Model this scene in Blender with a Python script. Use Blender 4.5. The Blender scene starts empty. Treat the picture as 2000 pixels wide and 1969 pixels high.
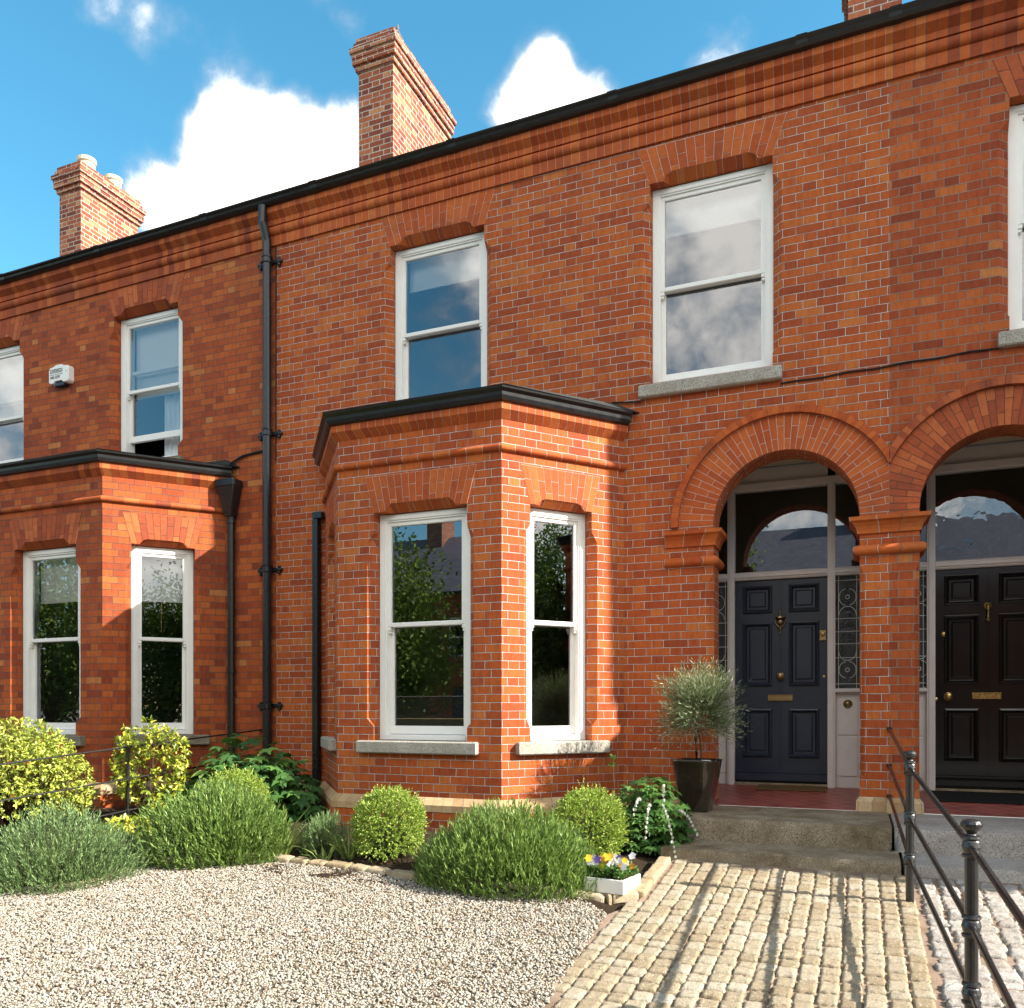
import bpy, math, random
import numpy as np
from mathutils import Vector, Matrix, geometry

SC = bpy.context.scene
R_ = math.radians
random.seed(7)
RNG = np.random.default_rng(11)

# ------------------------------------------------------------------ camera, sky, sun, exposure
YAW = math.atan2(680.0, 1649.0)
EYE = 1.28
cam_d = bpy.data.cameras.new('camera')
cam = bpy.data.objects.new('camera', cam_d)
SC.collection.objects.link(cam)
cam.location = (0, 0, EYE)
cam.rotation_euler = (R_(90), 0, YAW)
cam_d.sensor_fit = 'HORIZONTAL'
cam_d.sensor_width = 36.0
cam_d.lens = 1649.0 / 2000.0 * 36.0
cam_d.shift_y = 0.20025
cam_d.clip_start = 0.05
cam_d.clip_end = 2000
SC.camera = cam

SUN_EL, SUN_AZ = R_(33.5), R_(-0.5)          # azimuth counted from +X towards +Y
sv = Vector((math.cos(SUN_EL) * math.cos(SUN_AZ), math.cos(SUN_EL) * math.sin(SUN_AZ), math.sin(SUN_EL)))
sun_d = bpy.data.lights.new('sun', 'SUN')
sun_d.energy = 5.0
sun_d.angle = R_(0.53)
sun_d.color = (1.0, 0.93, 0.82)
sun = bpy.data.objects.new('sun', sun_d)
SC.collection.objects.link(sun)
sun.rotation_euler = (-sv).to_track_quat('-Z', 'Y').to_euler()
sun.location = sv * 60

SC.view_settings.view_transform = 'Standard'
SC.view_settings.look = 'None'
SC.view_settings.exposure = 1.42
SC.view_settings.gamma = 1.0
SC.cycles.use_denoising = True
SC.cycles.denoising_prefilter = 'ACCURATE'
SC.cycles.max_bounces = 10
SC.cycles.transparent_max_bounces = 16


def ray(x, y):
    c, s = math.cos(YAW), math.sin(YAW)
    r = (x - 1000.0) / 1649.0
    return Vector((-s + r * c, c + r * s, (1385.0 - y) / 1649.0)).normalized()


world = bpy.data.worlds.new('World')
SC.world = world
world.use_nodes = True
wn, wl = world.node_tree.nodes, world.node_tree.links
wn.clear()


def wmath(op, a, b=None, c=None, clamp=False):
    n = wn.new('ShaderNodeMath'); n.operation = op; n.use_clamp = clamp
    for i, v in enumerate((a, b, c)):
        if v is None: continue
        if isinstance(v, (int, float)): n.inputs[i].default_value = v
        else: wl.new(v, n.inputs[i])
    return n.outputs[0]


w_out = wn.new('ShaderNodeOutputWorld')
w_bg = wn.new('ShaderNodeBackground')
w_bg.inputs['Strength'].default_value = 0.15
sky = wn.new('ShaderNodeTexSky')
sky.sky_type = 'NISHITA'
sky.sun_disc = False
sky.sun_elevation = SUN_EL
sky.sun_rotation = R_(90) - SUN_AZ
sky.air_density = 1.0
sky.dust_density = 0.3
sky.ozone_density = 1.6
tc = wn.new('ShaderNodeTexCoord')
DIRV = tc.outputs['Generated']
# (centre direction, outer angle, inner angle, weight)
def back(ax, az): return Vector((ax, -1.0, az)).normalized()
BLOBS = [(ray(430, 235), 3.56, 0.15, 0.85), (ray(500, 290), 4.65, 0.30, 0.85), (ray(610, 310), 4.65, 0.30, 0.85), (ray(420, 370), 4.96, 0.24, 0.81), (ray(300, 400), 3.72, 0.12, 0.56),
         (ray(540, 430), 6.51, 0.45, 0.85), (ray(690, 340), 4.65, 0.30, 0.85), (ray(360, 470), 4.65, 0.18, 0.68),
         (ray(1065, 120), 2.63, 0.12, 0.81), (ray(1050, 200), 3.41, 0.18, 0.85), (ray(1140, 205), 3.56, 0.18, 0.81), (ray(980, 215), 2.48, 0.09, 0.51), (ray(1230, 250), 3.41, 0.15, 0.68),
         (ray(220, 15), 3.4, .1, .50), (ray(310, 60), 3.0, .1, .40), (ray(400, 65), 2.6, .1, .34), (ray(1350, 160), 3.4, .1, .56), (ray(1440, 110), 3.0, .1, .50), (ray(640, -10), 3., .1, .38),
         (back(-.12, .42), 24, 9, 1.0), (back(.25, .55), 22, 8, 1.), (back(-1.4, .5), 14, 3, .9), (back(-.62, .35), 9, 1, .6), (back(-.45, .66), 10, 1, .5), (back(-.75, .55), 9, 1, .45), (back(1.6, .6), 30, 9, .95),  # clouds behind camera: window reflections, more cover added to fill the shaded facade
         (back(-.3, 1.3), 26, 8, .95), (back(.7, 1.2), 26, 8, .9), (back(-1.2, 1.3), 20, 5, .8), (back(3.5, 1.2), 25, 6, .9),
         (Vector((0, .1, 1)).normalized(), 22, 6, .7)]
acc = None
nz0 = wn.new('ShaderNodeTexNoise'); nz0.inputs['Scale'].default_value = 7.0; nz0.inputs['Detail'].default_value = 3
wl.new(DIRV, nz0.inputs['Vector'])
sub = wn.new('ShaderNodeVectorMath'); sub.operation = 'SUBTRACT'; sub.inputs[1].default_value = (.5, .5, .5)
wl.new(nz0.outputs['Color'], sub.inputs[0])
scl = wn.new('ShaderNodeVectorMath'); scl.operation = 'SCALE'; scl.inputs['Scale'].default_value = .03
wl.new(sub.outputs[0], scl.inputs[0])
add = wn.new('ShaderNodeVectorMath'); add.operation = 'ADD'
wl.new(DIRV, add.inputs[0]); wl.new(scl.outputs[0], add.inputs[1])
nrm_ = wn.new('ShaderNodeVectorMath'); nrm_.operation = 'NORMALIZE'; wl.new(add.outputs[0], nrm_.inputs[0])
for cdir, ro, ri, wt in BLOBS:
    d = wn.new('ShaderNodeVectorMath'); d.operation = 'DOT_PRODUCT'
    d.inputs[1].default_value = cdir
    wl.new(nrm_.outputs[0], d.inputs[0])
    ang = wmath('ARCCOSINE', wmath('MINIMUM', d.outputs['Value'], .99998))
    mr = wn.new('ShaderNodeMapRange'); mr.interpolation_type = 'SMOOTHSTEP'
    mr.inputs['From Min'].default_value = R_(ro); mr.inputs['From Max'].default_value = R_(ri)
    mr.inputs['To Min'].default_value = 0; mr.inputs['To Max'].default_value = wt
    wl.new(ang, mr.inputs['Value'])
    acc = mr.outputs[0] if acc is None else wmath('ADD', acc, mr.outputs[0])
acc = wmath('MINIMUM', acc, 1.2)
nz = wn.new('ShaderNodeTexNoise'); nz.inputs['Scale'].default_value = 17.0
nz.inputs['Detail'].default_value = 10; nz.inputs['Roughness'].default_value = .56; nz.inputs['Distortion'].default_value = .15
wl.new(DIRV, nz.inputs['Vector'])
dens = wmath('ADD', acc, wmath('MULTIPLY', wmath('SUBTRACT', nz.outputs['Fac'], .5), 1.7))
mr = wn.new('ShaderNodeMapRange'); mr.interpolation_type = 'SMOOTHSTEP'
mr.inputs['From Min'].default_value = .26; mr.inputs['From Max'].default_value = 1.12
wl.new(dens, mr.inputs['Value'])
mask = wmath('MULTIPLY', wmath('POWER', mr.outputs[0], 1.35), wmath('MINIMUM', wmath('MULTIPLY', acc, 4.0), 1.0))
hsv = wn.new('ShaderNodeHueSaturation'); hsv.inputs['Saturation'].default_value = 1.28; hsv.inputs['Value'].default_value = .74
hsv.inputs['Hue'].default_value = .474
wl.new(sky.outputs[0], hsv.inputs['Color'])
shade = wn.new('ShaderNodeMix'); shade.data_type = 'RGBA'
shade.inputs['A'].default_value = (2.0, 2.15, 2.35, 1); shade.inputs['B'].default_value = (8.2, 7.7, 7.0, 1)
mr2 = wn.new('ShaderNodeMapRange'); mr2.inputs['From Min'].default_value = .6; mr2.inputs['From Max'].default_value = 1.25
wl.new(dens, mr2.inputs['Value']); wl.new(mr2.outputs[0], shade.inputs['Factor'])
mx = wn.new('ShaderNodeMix'); mx.data_type = 'RGBA'
wl.new(mask, mx.inputs['Factor']); wl.new(hsv.outputs[0], mx.inputs['A']); wl.new(shade.outputs['Result'], mx.inputs['B'])
wl.new(mx.outputs['Result'], w_bg.inputs['Color'])
wl.new(w_bg.outputs[0], w_out.inputs['Surface'])

# ------------------------------------------------------------------ materials
class NT:
    def __init__(s, name):
        s.m = bpy.data.materials.new(name); s.m.use_nodes = True
        s.n = s.m.node_tree.nodes; s.l = s.m.node_tree.links
        s.b = s.n['Principled BSDF']
        s.out = s.n['Material Output']
    def new(s, t, ins=None, **kw):
        n = s.n.new('ShaderNode' + t)
        for k, v in kw.items(): setattr(n, k, v)
        for k, v in (ins or {}).items(): s.put(n.inputs[k], v)
        return n
    def put(s, sock, v):
        if hasattr(v, 'is_linked') or hasattr(v, 'links'): s.l.new(v, sock)
        else:
            if isinstance(v, tuple) and len(v) == 3 and sock.type == 'RGBA': v = v + (1,)
            sock.default_value = v
    def math(s, op, a, b=None, c=None, clamp=False):
        n = s.n.new('ShaderNodeMath'); n.operation = op; n.use_clamp = clamp
        for i, v in enumerate((a, b, c)):
            if v is not None: s.put(n.inputs[i], v)
        return n.outputs[0]
    def mix(s, f, a, b, mode='MIX'):
        n = s.n.new('ShaderNodeMix'); n.data_type = 'RGBA'; n.blend_type = mode
        s.put(n.inputs['Factor'], f); s.put(n.inputs['A'], a); s.put(n.inputs['B'], b)
        return n.outputs['Result']
    def noise(s, vec, scale, detail=4, rough=.55, dist=0):
        n = s.new('TexNoise', {'Scale': scale, 'Detail': detail, 'Roughness': rough, 'Distortion': dist})
        if vec is not None: s.l.new(vec, n.inputs['Vector'])
        return n.outputs['Fac']
    def ramp(s, fac, stops, interp='LINEAR'):
        n = s.n.new('ShaderNodeValToRGB'); cr = n.color_ramp; cr.interpolation = interp
        while len(cr.elements) < len(stops): cr.elements.new(.5)
        for e, (p, c) in zip(cr.elements, stops):
            e.position = p; e.color = (c if len(c) == 4 else tuple(c) + (1,))
        s.put(n.inputs['Fac'], fac)
        return n.outputs['Color']
    def rng(s, v, a, b, c=0., d=1., smooth=False):
        n = s.new('MapRange', {'Value': v, 'From Min': a, 'From Max': b, 'To Min': c, 'To Max': d})
        if smooth: n.interpolation_type = 'SMOOTHSTEP'
        return n.outputs[0]
    def bump(s, h, strength=1., dist=.01):
        n = s.new('Bump', {'Height': h, 'Strength': strength, 'Distance': dist})
        s.l.new(n.outputs[0], s.b.inputs['Normal'])
        return n
    def obj(s): return s.new('TexCoord').outputs['Object']
    def uv(s): return s.new('TexCoord').outputs['UV']
    def pos(s): return s.new('NewGeometry').outputs['Position']
    def island(s): return s.new('NewGeometry').outputs['Random Per Island']
    def done(s, color=None, rough=None, spec=None, metal=None):
        if color is not None: s.put(s.b.inputs['Base Color'], color)
        if rough is not None: s.put(s.b.inputs['Roughness'], rough)
        if spec is not None: s.put(s.b.inputs['Specular IOR Level'], spec)
        if metal is not None: s.put(s.b.inputs['Metallic'], metal)
        return s.m


def brick_mat(name, mortar, stops, P=.3636, C=.0789, split=.672, joint=.0042, seed=0., dirt=.35, dirtcol=(.05, .03, .02), fleck=.0, ribbon=None):
    t = NT(name)
    uv = t.uv()
    wob = t.new('TexNoise', {'Scale': 9., 'Detail': 3.}); t.l.new(uv, wob.inputs['Vector'])
    sb = t.new('VectorMath', operation='SUBTRACT'); t.l.new(wob.outputs['Color'], sb.inputs[0]); sb.inputs[1].default_value = (.5, .5, .5)
    sc = t.new('VectorMath', operation='SCALE'); t.l.new(sb.outputs[0], sc.inputs[0]); sc.inputs['Scale'].default_value = .006
    ad = t.new('VectorMath', operation='ADD'); t.l.new(uv, ad.inputs[0]); t.l.new(sc.outputs[0], ad.inputs[1])
    sp = t.new('SeparateXYZ'); t.l.new(ad.outputs[0], sp.inputs[0])
    v = t.math('DIVIDE', sp.outputs['Y'], C)
    row = t.math('FLOOR', v); fv = t.math('FRACT', v)
    wr = t.new('TexWhiteNoise', {'W': t.math('ADD', row, seed + 3.1)}, noise_dimensions='1D')
    u = t.math('ADD', t.math('DIVIDE', sp.outputs['X'], P), t.math('MULTIPLY', t.math('FLOORED_MODULO', row, 2.), .5))
    u = t.math('ADD', u, t.math('MULTIPLY', wr.outputs['Value'], .05))
    cell = t.math('FLOOR', u); fu = t.math('FRACT', u)
    hd = t.math('GREATER_THAN', fu, split)
    ls = t.math('DIVIDE', fu, split); lh = t.math('DIVIDE', t.math('SUBTRACT', fu, split), 1 - split)
    lu = t.math('ADD', t.math('MULTIPLY', hd, lh), t.math('MULTIPLY', t.math('SUBTRACT', 1., hd), ls))
    wid = t.math('ADD', t.math('MULTIPLY', hd, (1 - split) * P), t.math('MULTIPLY', t.math('SUBTRACT', 1., hd), split * P))
    dx = t.math('MULTIPLY', t.math('MINIMUM', lu, t.math('SUBTRACT', 1., lu)), wid)
    dy = t.math('MULTIPLY', t.math('MINIMUM', fv, t.math('SUBTRACT', 1., fv)), C)
    dm = t.math('MINIMUM', dx, dy)
    ragged = t.math('MULTIPLY', t.math('SUBTRACT', t.noise(uv, 140., 2), .5), .004)
    face = t.rng(t.math('ADD', dm, ragged), joint - .0008, joint + .0014, smooth=True)
    cid = t.math('ADD', t.math('MULTIPLY', cell, 2.), hd)
    cv = t.new('CombineXYZ', {'X': cid, 'Y': row, 'Z': seed})
    wn_ = t.new('TexWhiteNoise', {'Vector': cv.outputs[0]}, noise_dimensions='3D')
    col = t.ramp(wn_.outputs['Value'], stops)
    # kiln streaks and blotches inside a brick
    mp = t.new('Mapping'); mp.inputs['Scale'].default_value = (34, 7, 1); t.l.new(uv, mp.inputs['Vector'])
    off = t.new('VectorMath', operation='ADD'); t.l.new(mp.outputs[0], off.inputs[0]); t.l.new(wn_.outputs['Color'], off.inputs[1])
    st = t.noise(off.outputs[0], 1., 4, .6)
    col = t.mix(t.rng(st, .44, .68, 0, .6), col, (.62, .54, .52), 'MULTIPLY')
    fine = t.noise(uv, 90., 5, .7)
    col = t.mix(t.rng(fine, .3, .75, 0., .25), col, (.66, .6, .55), 'MULTIPLY')
    spk = t.noise(uv, 260., 2, .5)
    col = t.mix(t.rng(spk, .64, .74, 0., .5), col, (.10, .035, .02))
    if fleck:
        fl = t.noise(uv, 45., 5, .75)
        col = t.mix(t.rng(fl, .60, .72, 0., fleck), col, (.42, .30, .2))
    big = t.noise(uv, .9, 5, .6)
    col = t.mix(t.rng(big, .42, .72, 0, dirt), col, dirtcol)
    mo = t.mix(t.noise(uv, 30., 4), mortar, tuple(c * .55 for c in mortar))
    mo = t.mix(t.rng(t.noise(uv, 5., 3), .45, .65, 0., .55), mo, (.15, .11, .095))
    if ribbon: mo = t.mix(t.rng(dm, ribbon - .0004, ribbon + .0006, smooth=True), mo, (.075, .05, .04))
    fin = t.mix(face, mo, col)
    hgt = t.math('ADD', t.math('MULTIPLY', face, .75), t.math('MULTIPLY', fine, .22))
    hgt = t.math('ADD', hgt, t.math('MULTIPLY', wn_.outputs['Value'], .12))
    t.bump(hgt, .8, .006)
    return t.done(fin, .82, .25)


RED = [(0., (.31, .060, .019)), (.2, (.38, .077, .020)), (.55, (.44, .097, .0215)), (.9, (.48, .120, .025)), (1., (.50, .150, .036))]
RED2 = [(0., (.24, .046, .017)), (.2, (.33, .065, .019)), (.6, (.40, .086, .0215)), (.94, (.46, .115, .026)), (1., (.50, .19, .056))]
CHM = [(0., (.17, .045, .026)), (.4, (.30, .075, .034)), (.8, (.40, .115, .048)), (1., (.50, .24, .11))]
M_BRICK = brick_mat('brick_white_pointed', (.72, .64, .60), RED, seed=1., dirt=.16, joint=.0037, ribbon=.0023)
M_BRICK_L = brick_mat('brick_dark_pointed', (.11, .085, .07), RED2, seed=2., dirt=.26, joint=.0032)
M_BRICK_R = brick_mat('brick_weathered', (.30, .24, .19), RED2, seed=3., dirt=.26, joint=.0034)
M_BRICK_C = brick_mat('brick_chimney', (.60, .54, .46), CHM, seed=5., dirt=.3, joint=.0060, fleck=.3)


def piece_mat(name, stops, joint_u=None, mortar=(.45, .40, .37), rough=.8):
    t = NT(name)
    p = t.uv()
    if joint_u:
        sp = t.new('SeparateXYZ'); t.l.new(p, sp.inputs[0])
        u = t.math('DIVIDE', sp.outputs['X'], joint_u)
        rnd = t.new('TexWhiteNoise', {'W': t.math('FLOOR', u)}, noise_dimensions='1D').outputs['Value']
        fu = t.math('FRACT', u)
        dj = t.math('MULTIPLY', t.math('MINIMUM', fu, t.math('SUBTRACT', 1., fu)), joint_u)
        face = t.rng(dj, .0016, .0036, smooth=True)
    else:
        rnd = t.island(); face = None
    pp = t.pos()
    col = t.ramp(rnd, stops)
    col = t.mix(t.rng(t.noise(pp, 18., 5, .65), .4, .7, 0, .45), col, (.55, .5, .48), 'MULTIPLY')
    col = t.mix(t.rng(t.noise(pp, 120., 3, .6), .55, .75, 0, .4), col, (.6, .5, .45), 'MULTIPLY')
    col = t.mix(t.rng(t.noise(pp, 2.2, 5, .6), .5, .75, 0, .35), col, (.07, .045, .035))
    h = t.noise(pp, 110., 4, .7)
    if face is not None:
        col = t.mix(face, mortar, col)
        h = t.math('ADD', t.math('MULTIPLY', h, .25), face)
    t.bump(h, .5, .004)
    return t.done(col, rough, .25)


TRIM = [(0., (.35, .066, .017)), (.4, (.42, .086, .019)), (.8, (.47, .110, .023)), (1., (.50, .14, .033))]
TRIM2 = [(0., (.24, .046, .017)), (.4, (.35, .072, .019)), (.8, (.43, .100, .023)), (1., (.48, .15, .042))]
M_TRIM = piece_mat('moulded_brick', TRIM, .088, (.33, .24, .20))
M_TRIM_W = piece_mat('moulded_brick_weathered', TRIM2, .088, (.09, .07, .06))
M_TRIM_LONG = piece_mat('moulded_brick_long', TRIM, .17, (.40, .35, .32))
M_TRIM_LONG_W = piece_mat('moulded_brick_long_weathered', TRIM2, .17, (.10, .08, .07))
M_VOUS = piece_mat('rubbed_brick', [(0., (.36, .070, .018)), (.5, (.44, .093, .021)), (1., (.49, .120, .027))])
M_VOUS_W = piece_mat('rubbed_brick_weathered', [(0., (.27, .056, .024)), (.5, (.38, .086, .029)), (1., (.48, .13, .042))])
M_YEL = piece_mat('buff_brick', [(0., (.42, .27, .14)), (.5, (.52, .36, .19)), (1., (.60, .44, .26))], .105, (.22, .18, .15))


def plain(name, col, rough=.5, spec=.5, metal=0., nscale=25., var=.25, bump=0., bscale=120., coat=0.):
    t = NT(name); p = t.pos()
    c = t.mix(t.rng(t.noise(p, nscale, 5, .6), .35, .75, 0, 1.), col, tuple(x * (1 - var) for x in col))
    if bump: t.bump(t.noise(p, bscale, 4, .6), bump, .003)
    if coat: t.b.inputs['Coat Weight'].default_value = coat; t.b.inputs['Coat Roughness'].default_value = .06
    rr = t.rng(t.noise(p, nscale * .7, 4), .3, .7, rough * .85, min(1., rough * 1.2))
    return t.done(c, rr, spec, metal)


M_WHITE = plain('white_paint', (.80, .79, .75), .38, .4, var=.06, nscale=6, bump=.08, bscale=60)
M_LILAC = plain('pale_grey_paint', (.66, .60, .59), .36, .45, var=.1, nscale=8, bump=.06, bscale=60)
M_CREAM = plain('cream_plaster', (.56, .47, .34), .7, .2, var=.12, nscale=3)
M_BLACK = plain('black_gutter_paint', (.016, .017, .019), .32, .5, var=.4, nscale=14, bump=.15, bscale=40)
M_IRON = plain('black_ironwork_paint', (.018, .017, .017), .3, .55, var=.5, nscale=40, bump=.5, bscale=90, coat=.3)
M_PIPE = plain('cast_iron_pipe_paint', (.016, .017, .019), .3, .5, var=.5, nscale=25, bump=.35, bscale=50)
M_NAVY = plain('dark_navy_door_paint', (.020, .028, .048), .36, .45, var=.2, nscale=9, bump=.08, bscale=35)
M_DBLACK = plain('black_gloss_door_paint', (.006, .006, .006), .16, .5, var=.2, nscale=9, bump=.12, bscale=25, coat=.3)
M_BRASS = plain('brass', (.60, .42, .16), .25, .5, 1., nscale=60, var=.35)
M_BRASS_D = plain('dull_brass', (.38, .27, .13), .4, .5, 1., nscale=60, var=.45)
M_LEAD = plain('bay_roof_felt', (.05, .05, .048), .85, .2, nscale=30, var=.5, bump=.8, bscale=160)
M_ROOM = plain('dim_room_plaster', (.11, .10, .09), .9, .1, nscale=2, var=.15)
M_BLIND = plain('white_blind_fabric', (.78, .78, .76), .8, .1, nscale=40, var=.06)
M_CURT = plain('white_curtain', (.76, .79, .80), .85, .1, nscale=10, var=.1)
M_BMAT = plain('coir_mat', (.16, .10, .05), .95, .05, nscale=120, var=.5, bump=1., bscale=300)
M_KMAT = plain('black_rubber_mat', (.014, .014, .015), .8, .2, nscale=120, var=.4, bump=.8, bscale=260)
M_POT = plain('dark_glazed_pot', (.030, .022, .015), .10, .6, nscale=10, var=.5, coat=.8, bump=.06, bscale=12)
M_LEADCAME = plain('lead_came', (.72, .72, .70), .45, .4, .3, nscale=60, var=.3)
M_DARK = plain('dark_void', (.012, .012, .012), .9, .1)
M_TERRA = plain('cream_chimney_pot', (.62, .52, .38), .75, .2, nscale=15, var=.3)
M_MORT = plain('cement_flaunching', (.32, .29, .25), .9, .1, nscale=30, var=.4, bump=.7)
M_WIREG = plain('galvanised_wire', (.30, .30, .30), .5, .4, .7)
M_TEXT = plain('black_lettering', (.03, .03, .035), .6, .3)
M_NAVYPL = plain('navy_plastic', (.012, .016, .035), .35, .5)
M_CABLE = plain('black_cable', (.012, .012, .012), .6, .3)
M_CLOTH = plain('grey_cloth', (.42, .44, .50), .9, .1, nscale=20)


def granite(name, a, b, dark, stain, stain_amt):
    t = NT(name); p = t.pos()
    c = t.mix(t.rng(t.noise(p, 95., 4, .75), .38, .62), a, b)
    c = t.mix(t.rng(t.noise(p, 120., 3, .6), .56, .64), c, dark)
    c = t.mix(t.rng(t.noise(p, 3.2, 6, .62), .38, .68, 0, stain_amt), c, stain)
    c = t.mix(t.rng(t.noise(p, 24., 5, .7), .5, .75, 0, stain_amt * .6), c, stain)
    t.bump(t.noise(p, 70., 6, .75), .9, .008)
    return t.done(c, .85, .3)


M_GRAN = granite('granite_sill', (.30, .28, .24), (.56, .53, .47), (.06, .055, .05), (.2, .17, .12), .5)
M_GRAN_OLD = granite('mossy_granite_sill', (.22, .19, .14), (.32, .28, .21), (.06, .05, .04), (.10, .085, .05), .6)
M_STEP = granite('worn_granite_step', (.20, .15, .095), (.44, .37, .27), (.05, .04, .03), (.11, .075, .035), .85)
M_STEP_R = granite('grey_granite_step', (.28, .25, .23), (.50, .47, .43), (.07, .06, .055), (.18, .15, .12), .5)

t = NT('quarry_tiles'); u = t.uv()
sp = t.new('SeparateXYZ'); t.l.new(u, sp.inputs[0])
a_ = t.math('DIVIDE', t.math('ADD', sp.outputs['X'], sp.outputs['Y']), .212)
b_ = t.math('DIVIDE', t.math('SUBTRACT', sp.outputs['X'], sp.outputs['Y']), .212)
fa, fb = t.math('FRACT', a_), t.math('FRACT', b_)
dd = t.math('MINIMUM', t.math('MINIMUM', fa, t.math('SUBTRACT', 1., fa)), t.math('MINIMUM', fb, t.math('SUBTRACT', 1., fb)))
cvv = t.new('CombineXYZ', {'X': t.math('FLOOR', a_), 'Y': t.math('FLOOR', b_)})
wv = t.new('TexWhiteNoise', {'Vector': cvv.outputs[0]}).outputs['Value']
c_ = t.ramp(wv, [(0, (.20, .035, .028)), (1, (.30, .06, .045))])
c_ = t.mix(t.rng(dd, .012, .03), (.42, .27, .23), c_)
M_TILE = t.done(c_, .42, .4)

t = NT('roof_slate'); u = t.uv()
br = t.new('TexBrick', {'Color1': (.11, .10, .125), 'Color2': (.17, .155, .18), 'Mortar': (.03, .03, .035), 'Scale': 1., 'Mortar Size': .006, 'Brick Width': .26, 'Row Height': .19})
t.l.new(u, br.inputs['Vector'])
c_ = t.mix(t.rng(t.noise(u, 3., 5), .4, .7, 0, .5), br.outputs['Color'], (.14, .13, .13))
t.bump(br.outputs['Fac'], -.6, .01)
M_SLATE = t.done(c_, .55, .4)


def glass_mat(name, boost, tint=(1, 1, 1), wav=.0, wscale=2., rough=0.0):
    t = NT(name); t.n.remove(t.b)
    g = t.new('BsdfGlossy', {'Roughness': rough, 'Color': (.92, .95, 1., 1)})
    tr = t.new('BsdfTransparent', {'Color': tint + (1,)})
    fr = t.new('Fresnel', {'IOR': 1.5})
    f = t.math('MULTIPLY', fr.outputs[0], boost, clamp=True)
    mxs = t.new('MixShader')
    t.l.new(f, mxs.inputs[0]); t.l.new(tr.outputs[0], mxs.inputs[1]); t.l.new(g.outputs[0], mxs.inputs[2])
    t.l.new(mxs.outputs[0], t.out.inputs['Surface'])
    if wav:
        bm = t.new('Bump', {'Height': t.noise(t.pos(), wscale, 2, .4), 'Strength': wav, 'Distance': .02})
        t.l.new(bm.outputs[0], g.inputs['Normal'])
    return t.m


M_GLASS = glass_mat('window_glass', 4.8, (.9, .93, .92))
M_GLASS_CLEAR = glass_mat('clear_window_glass', 3.2, (.94, .96, .95))
M_GLASS_OLD = glass_mat('old_wavy_glass', 4.4, (.9, .92, .9), .05, 7.)
M_GLASS_LEAD = glass_mat('ripple_glass', 1.8, (.45, .30, .27), .9, 60., .05)


def leaf_mat(name, stops, trans=.35, rough=.45, spec=.35):
    t = NT(name)
    col = t.ramp(t.island(), stops)
    col = t.mix(t.rng(t.noise(t.pos(), 5., 3), .35, .7, 0, .35), col, (.6, .62, .5), 'MULTIPLY')
    t.done(col, rough, spec)
    tr = t.new('BsdfTranslucent'); t.l.new(t.mix(.5, col, (.22, .34, .03), 'MIX'), tr.inputs['Color'])
    m = t.new('MixShader', {0: trans})
    t.l.new(t.b.outputs[0], m.inputs[1]); t.l.new(tr.outputs[0], m.inputs[2])
    t.l.new(m.outputs[0], t.out.inputs['Surface'])
    return t.m


L_LAV = leaf_mat('lavender_leaf', [(0, (0.084, 0.146, 0.038)), (0.5, (0.159, 0.263, 0.06)), (0.9, (0.262, 0.389, 0.092)), (1, (0.373, 0.486, 0.14))], .25)
L_LAVG = leaf_mat('lavender_grey_leaf', [(0, (0.093, 0.159, 0.071)), (0.5, (0.17, 0.272, 0.105)), (1, (0.34, 0.468, 0.199))], .22)
L_BOX = leaf_mat('box_leaf', [(0, (0.127, 0.21, 0.039)), (0.45, (0.274, 0.399, 0.069)), (0.8, (0.507, 0.629, 0.117)), (1, (0.736, 0.8, 0.234))], .35)
L_GOLD = leaf_mat('golden_leaf', [(0, (0.148, 0.197, 0.034)), (0.4, (0.415, 0.484, 0.069)), (0.8, (0.682, 0.71, 0.121)), (1, (0.736, 0.8, 0.242))], .35)
L_CHOI = leaf_mat('yellow_green_leaf', [(0, (0.117, 0.175, 0.03)), (0.45, (0.286, 0.375, 0.045)), (0.8, (0.624, 0.587, 0.06)), (1, (0.78, 0.7, 0.15))], .3, .3, .5)
L_ANEM = leaf_mat('broad_dark_leaf', [(0, (0.038, 0.105, 0.032)), (0.6, (0.073, 0.173, 0.046)), (0.93, (0.125, 0.263, 0.057)), (1, (0.333, 0.527, 0.114))], .3, .5)
L_BLEED = leaf_mat('soft_cut_leaf', [(0, (0.038, 0.105, 0.029)), (0.6, (0.075, 0.168, 0.039)), (1, (0.15, 0.294, 0.078))], .35)
L_IRIS = leaf_mat('strap_leaf', [(0, (0.078, 0.143, 0.036)), (0.6, (0.182, 0.273, 0.06)), (1, (0.546, 0.598, 0.192))], .35)
L_SILV = leaf_mat('silver_leaf', [(0, (0.112, 0.147, 0.083)), (0.5, (0.224, 0.271, 0.15)), (1, (0.512, 0.558, 0.375))], .2)
L_TREE = leaf_mat('tree_leaf', [(0, (0.051, 0.088, 0.017)), (0.5, (0.119, 0.192, 0.031)), (1, (0.272, 0.352, 0.063))], .35)
L_HEDGE = leaf_mat('hedge_leaf', [(0, (0.033, 0.068, 0.02)), (0.5, (0.075, 0.135, 0.031)), (1, (0.165, 0.255, 0.056))], .3)
P_WHITE = leaf_mat('white_petal', [(0, (.70, .68, .66)), (1, (.82, .80, .80))], .3)
P_RED = leaf_mat('crimson_petal', [(0, (.36, .01, .02)), (1, (.5, .03, .05))], .25)
PETALS = [leaf_mat('viola_petal', [(0, c), (1, c)], .25) for c in ((.78, .75, .80), (.80, .77, .72), (.78, .74, .76), (.78, .55, .04), (.76, .50, .03), (.12, .06, .30), (.65, .28, .03))]
M_BARK = plain('bark', (.10, .075, .05), .9, .1, nscale=30, var=.5, bump=.8, bscale=60)
M_STEM = plain('green_stem', (.10, .13, .045), .6, .3, nscale=30)
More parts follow.
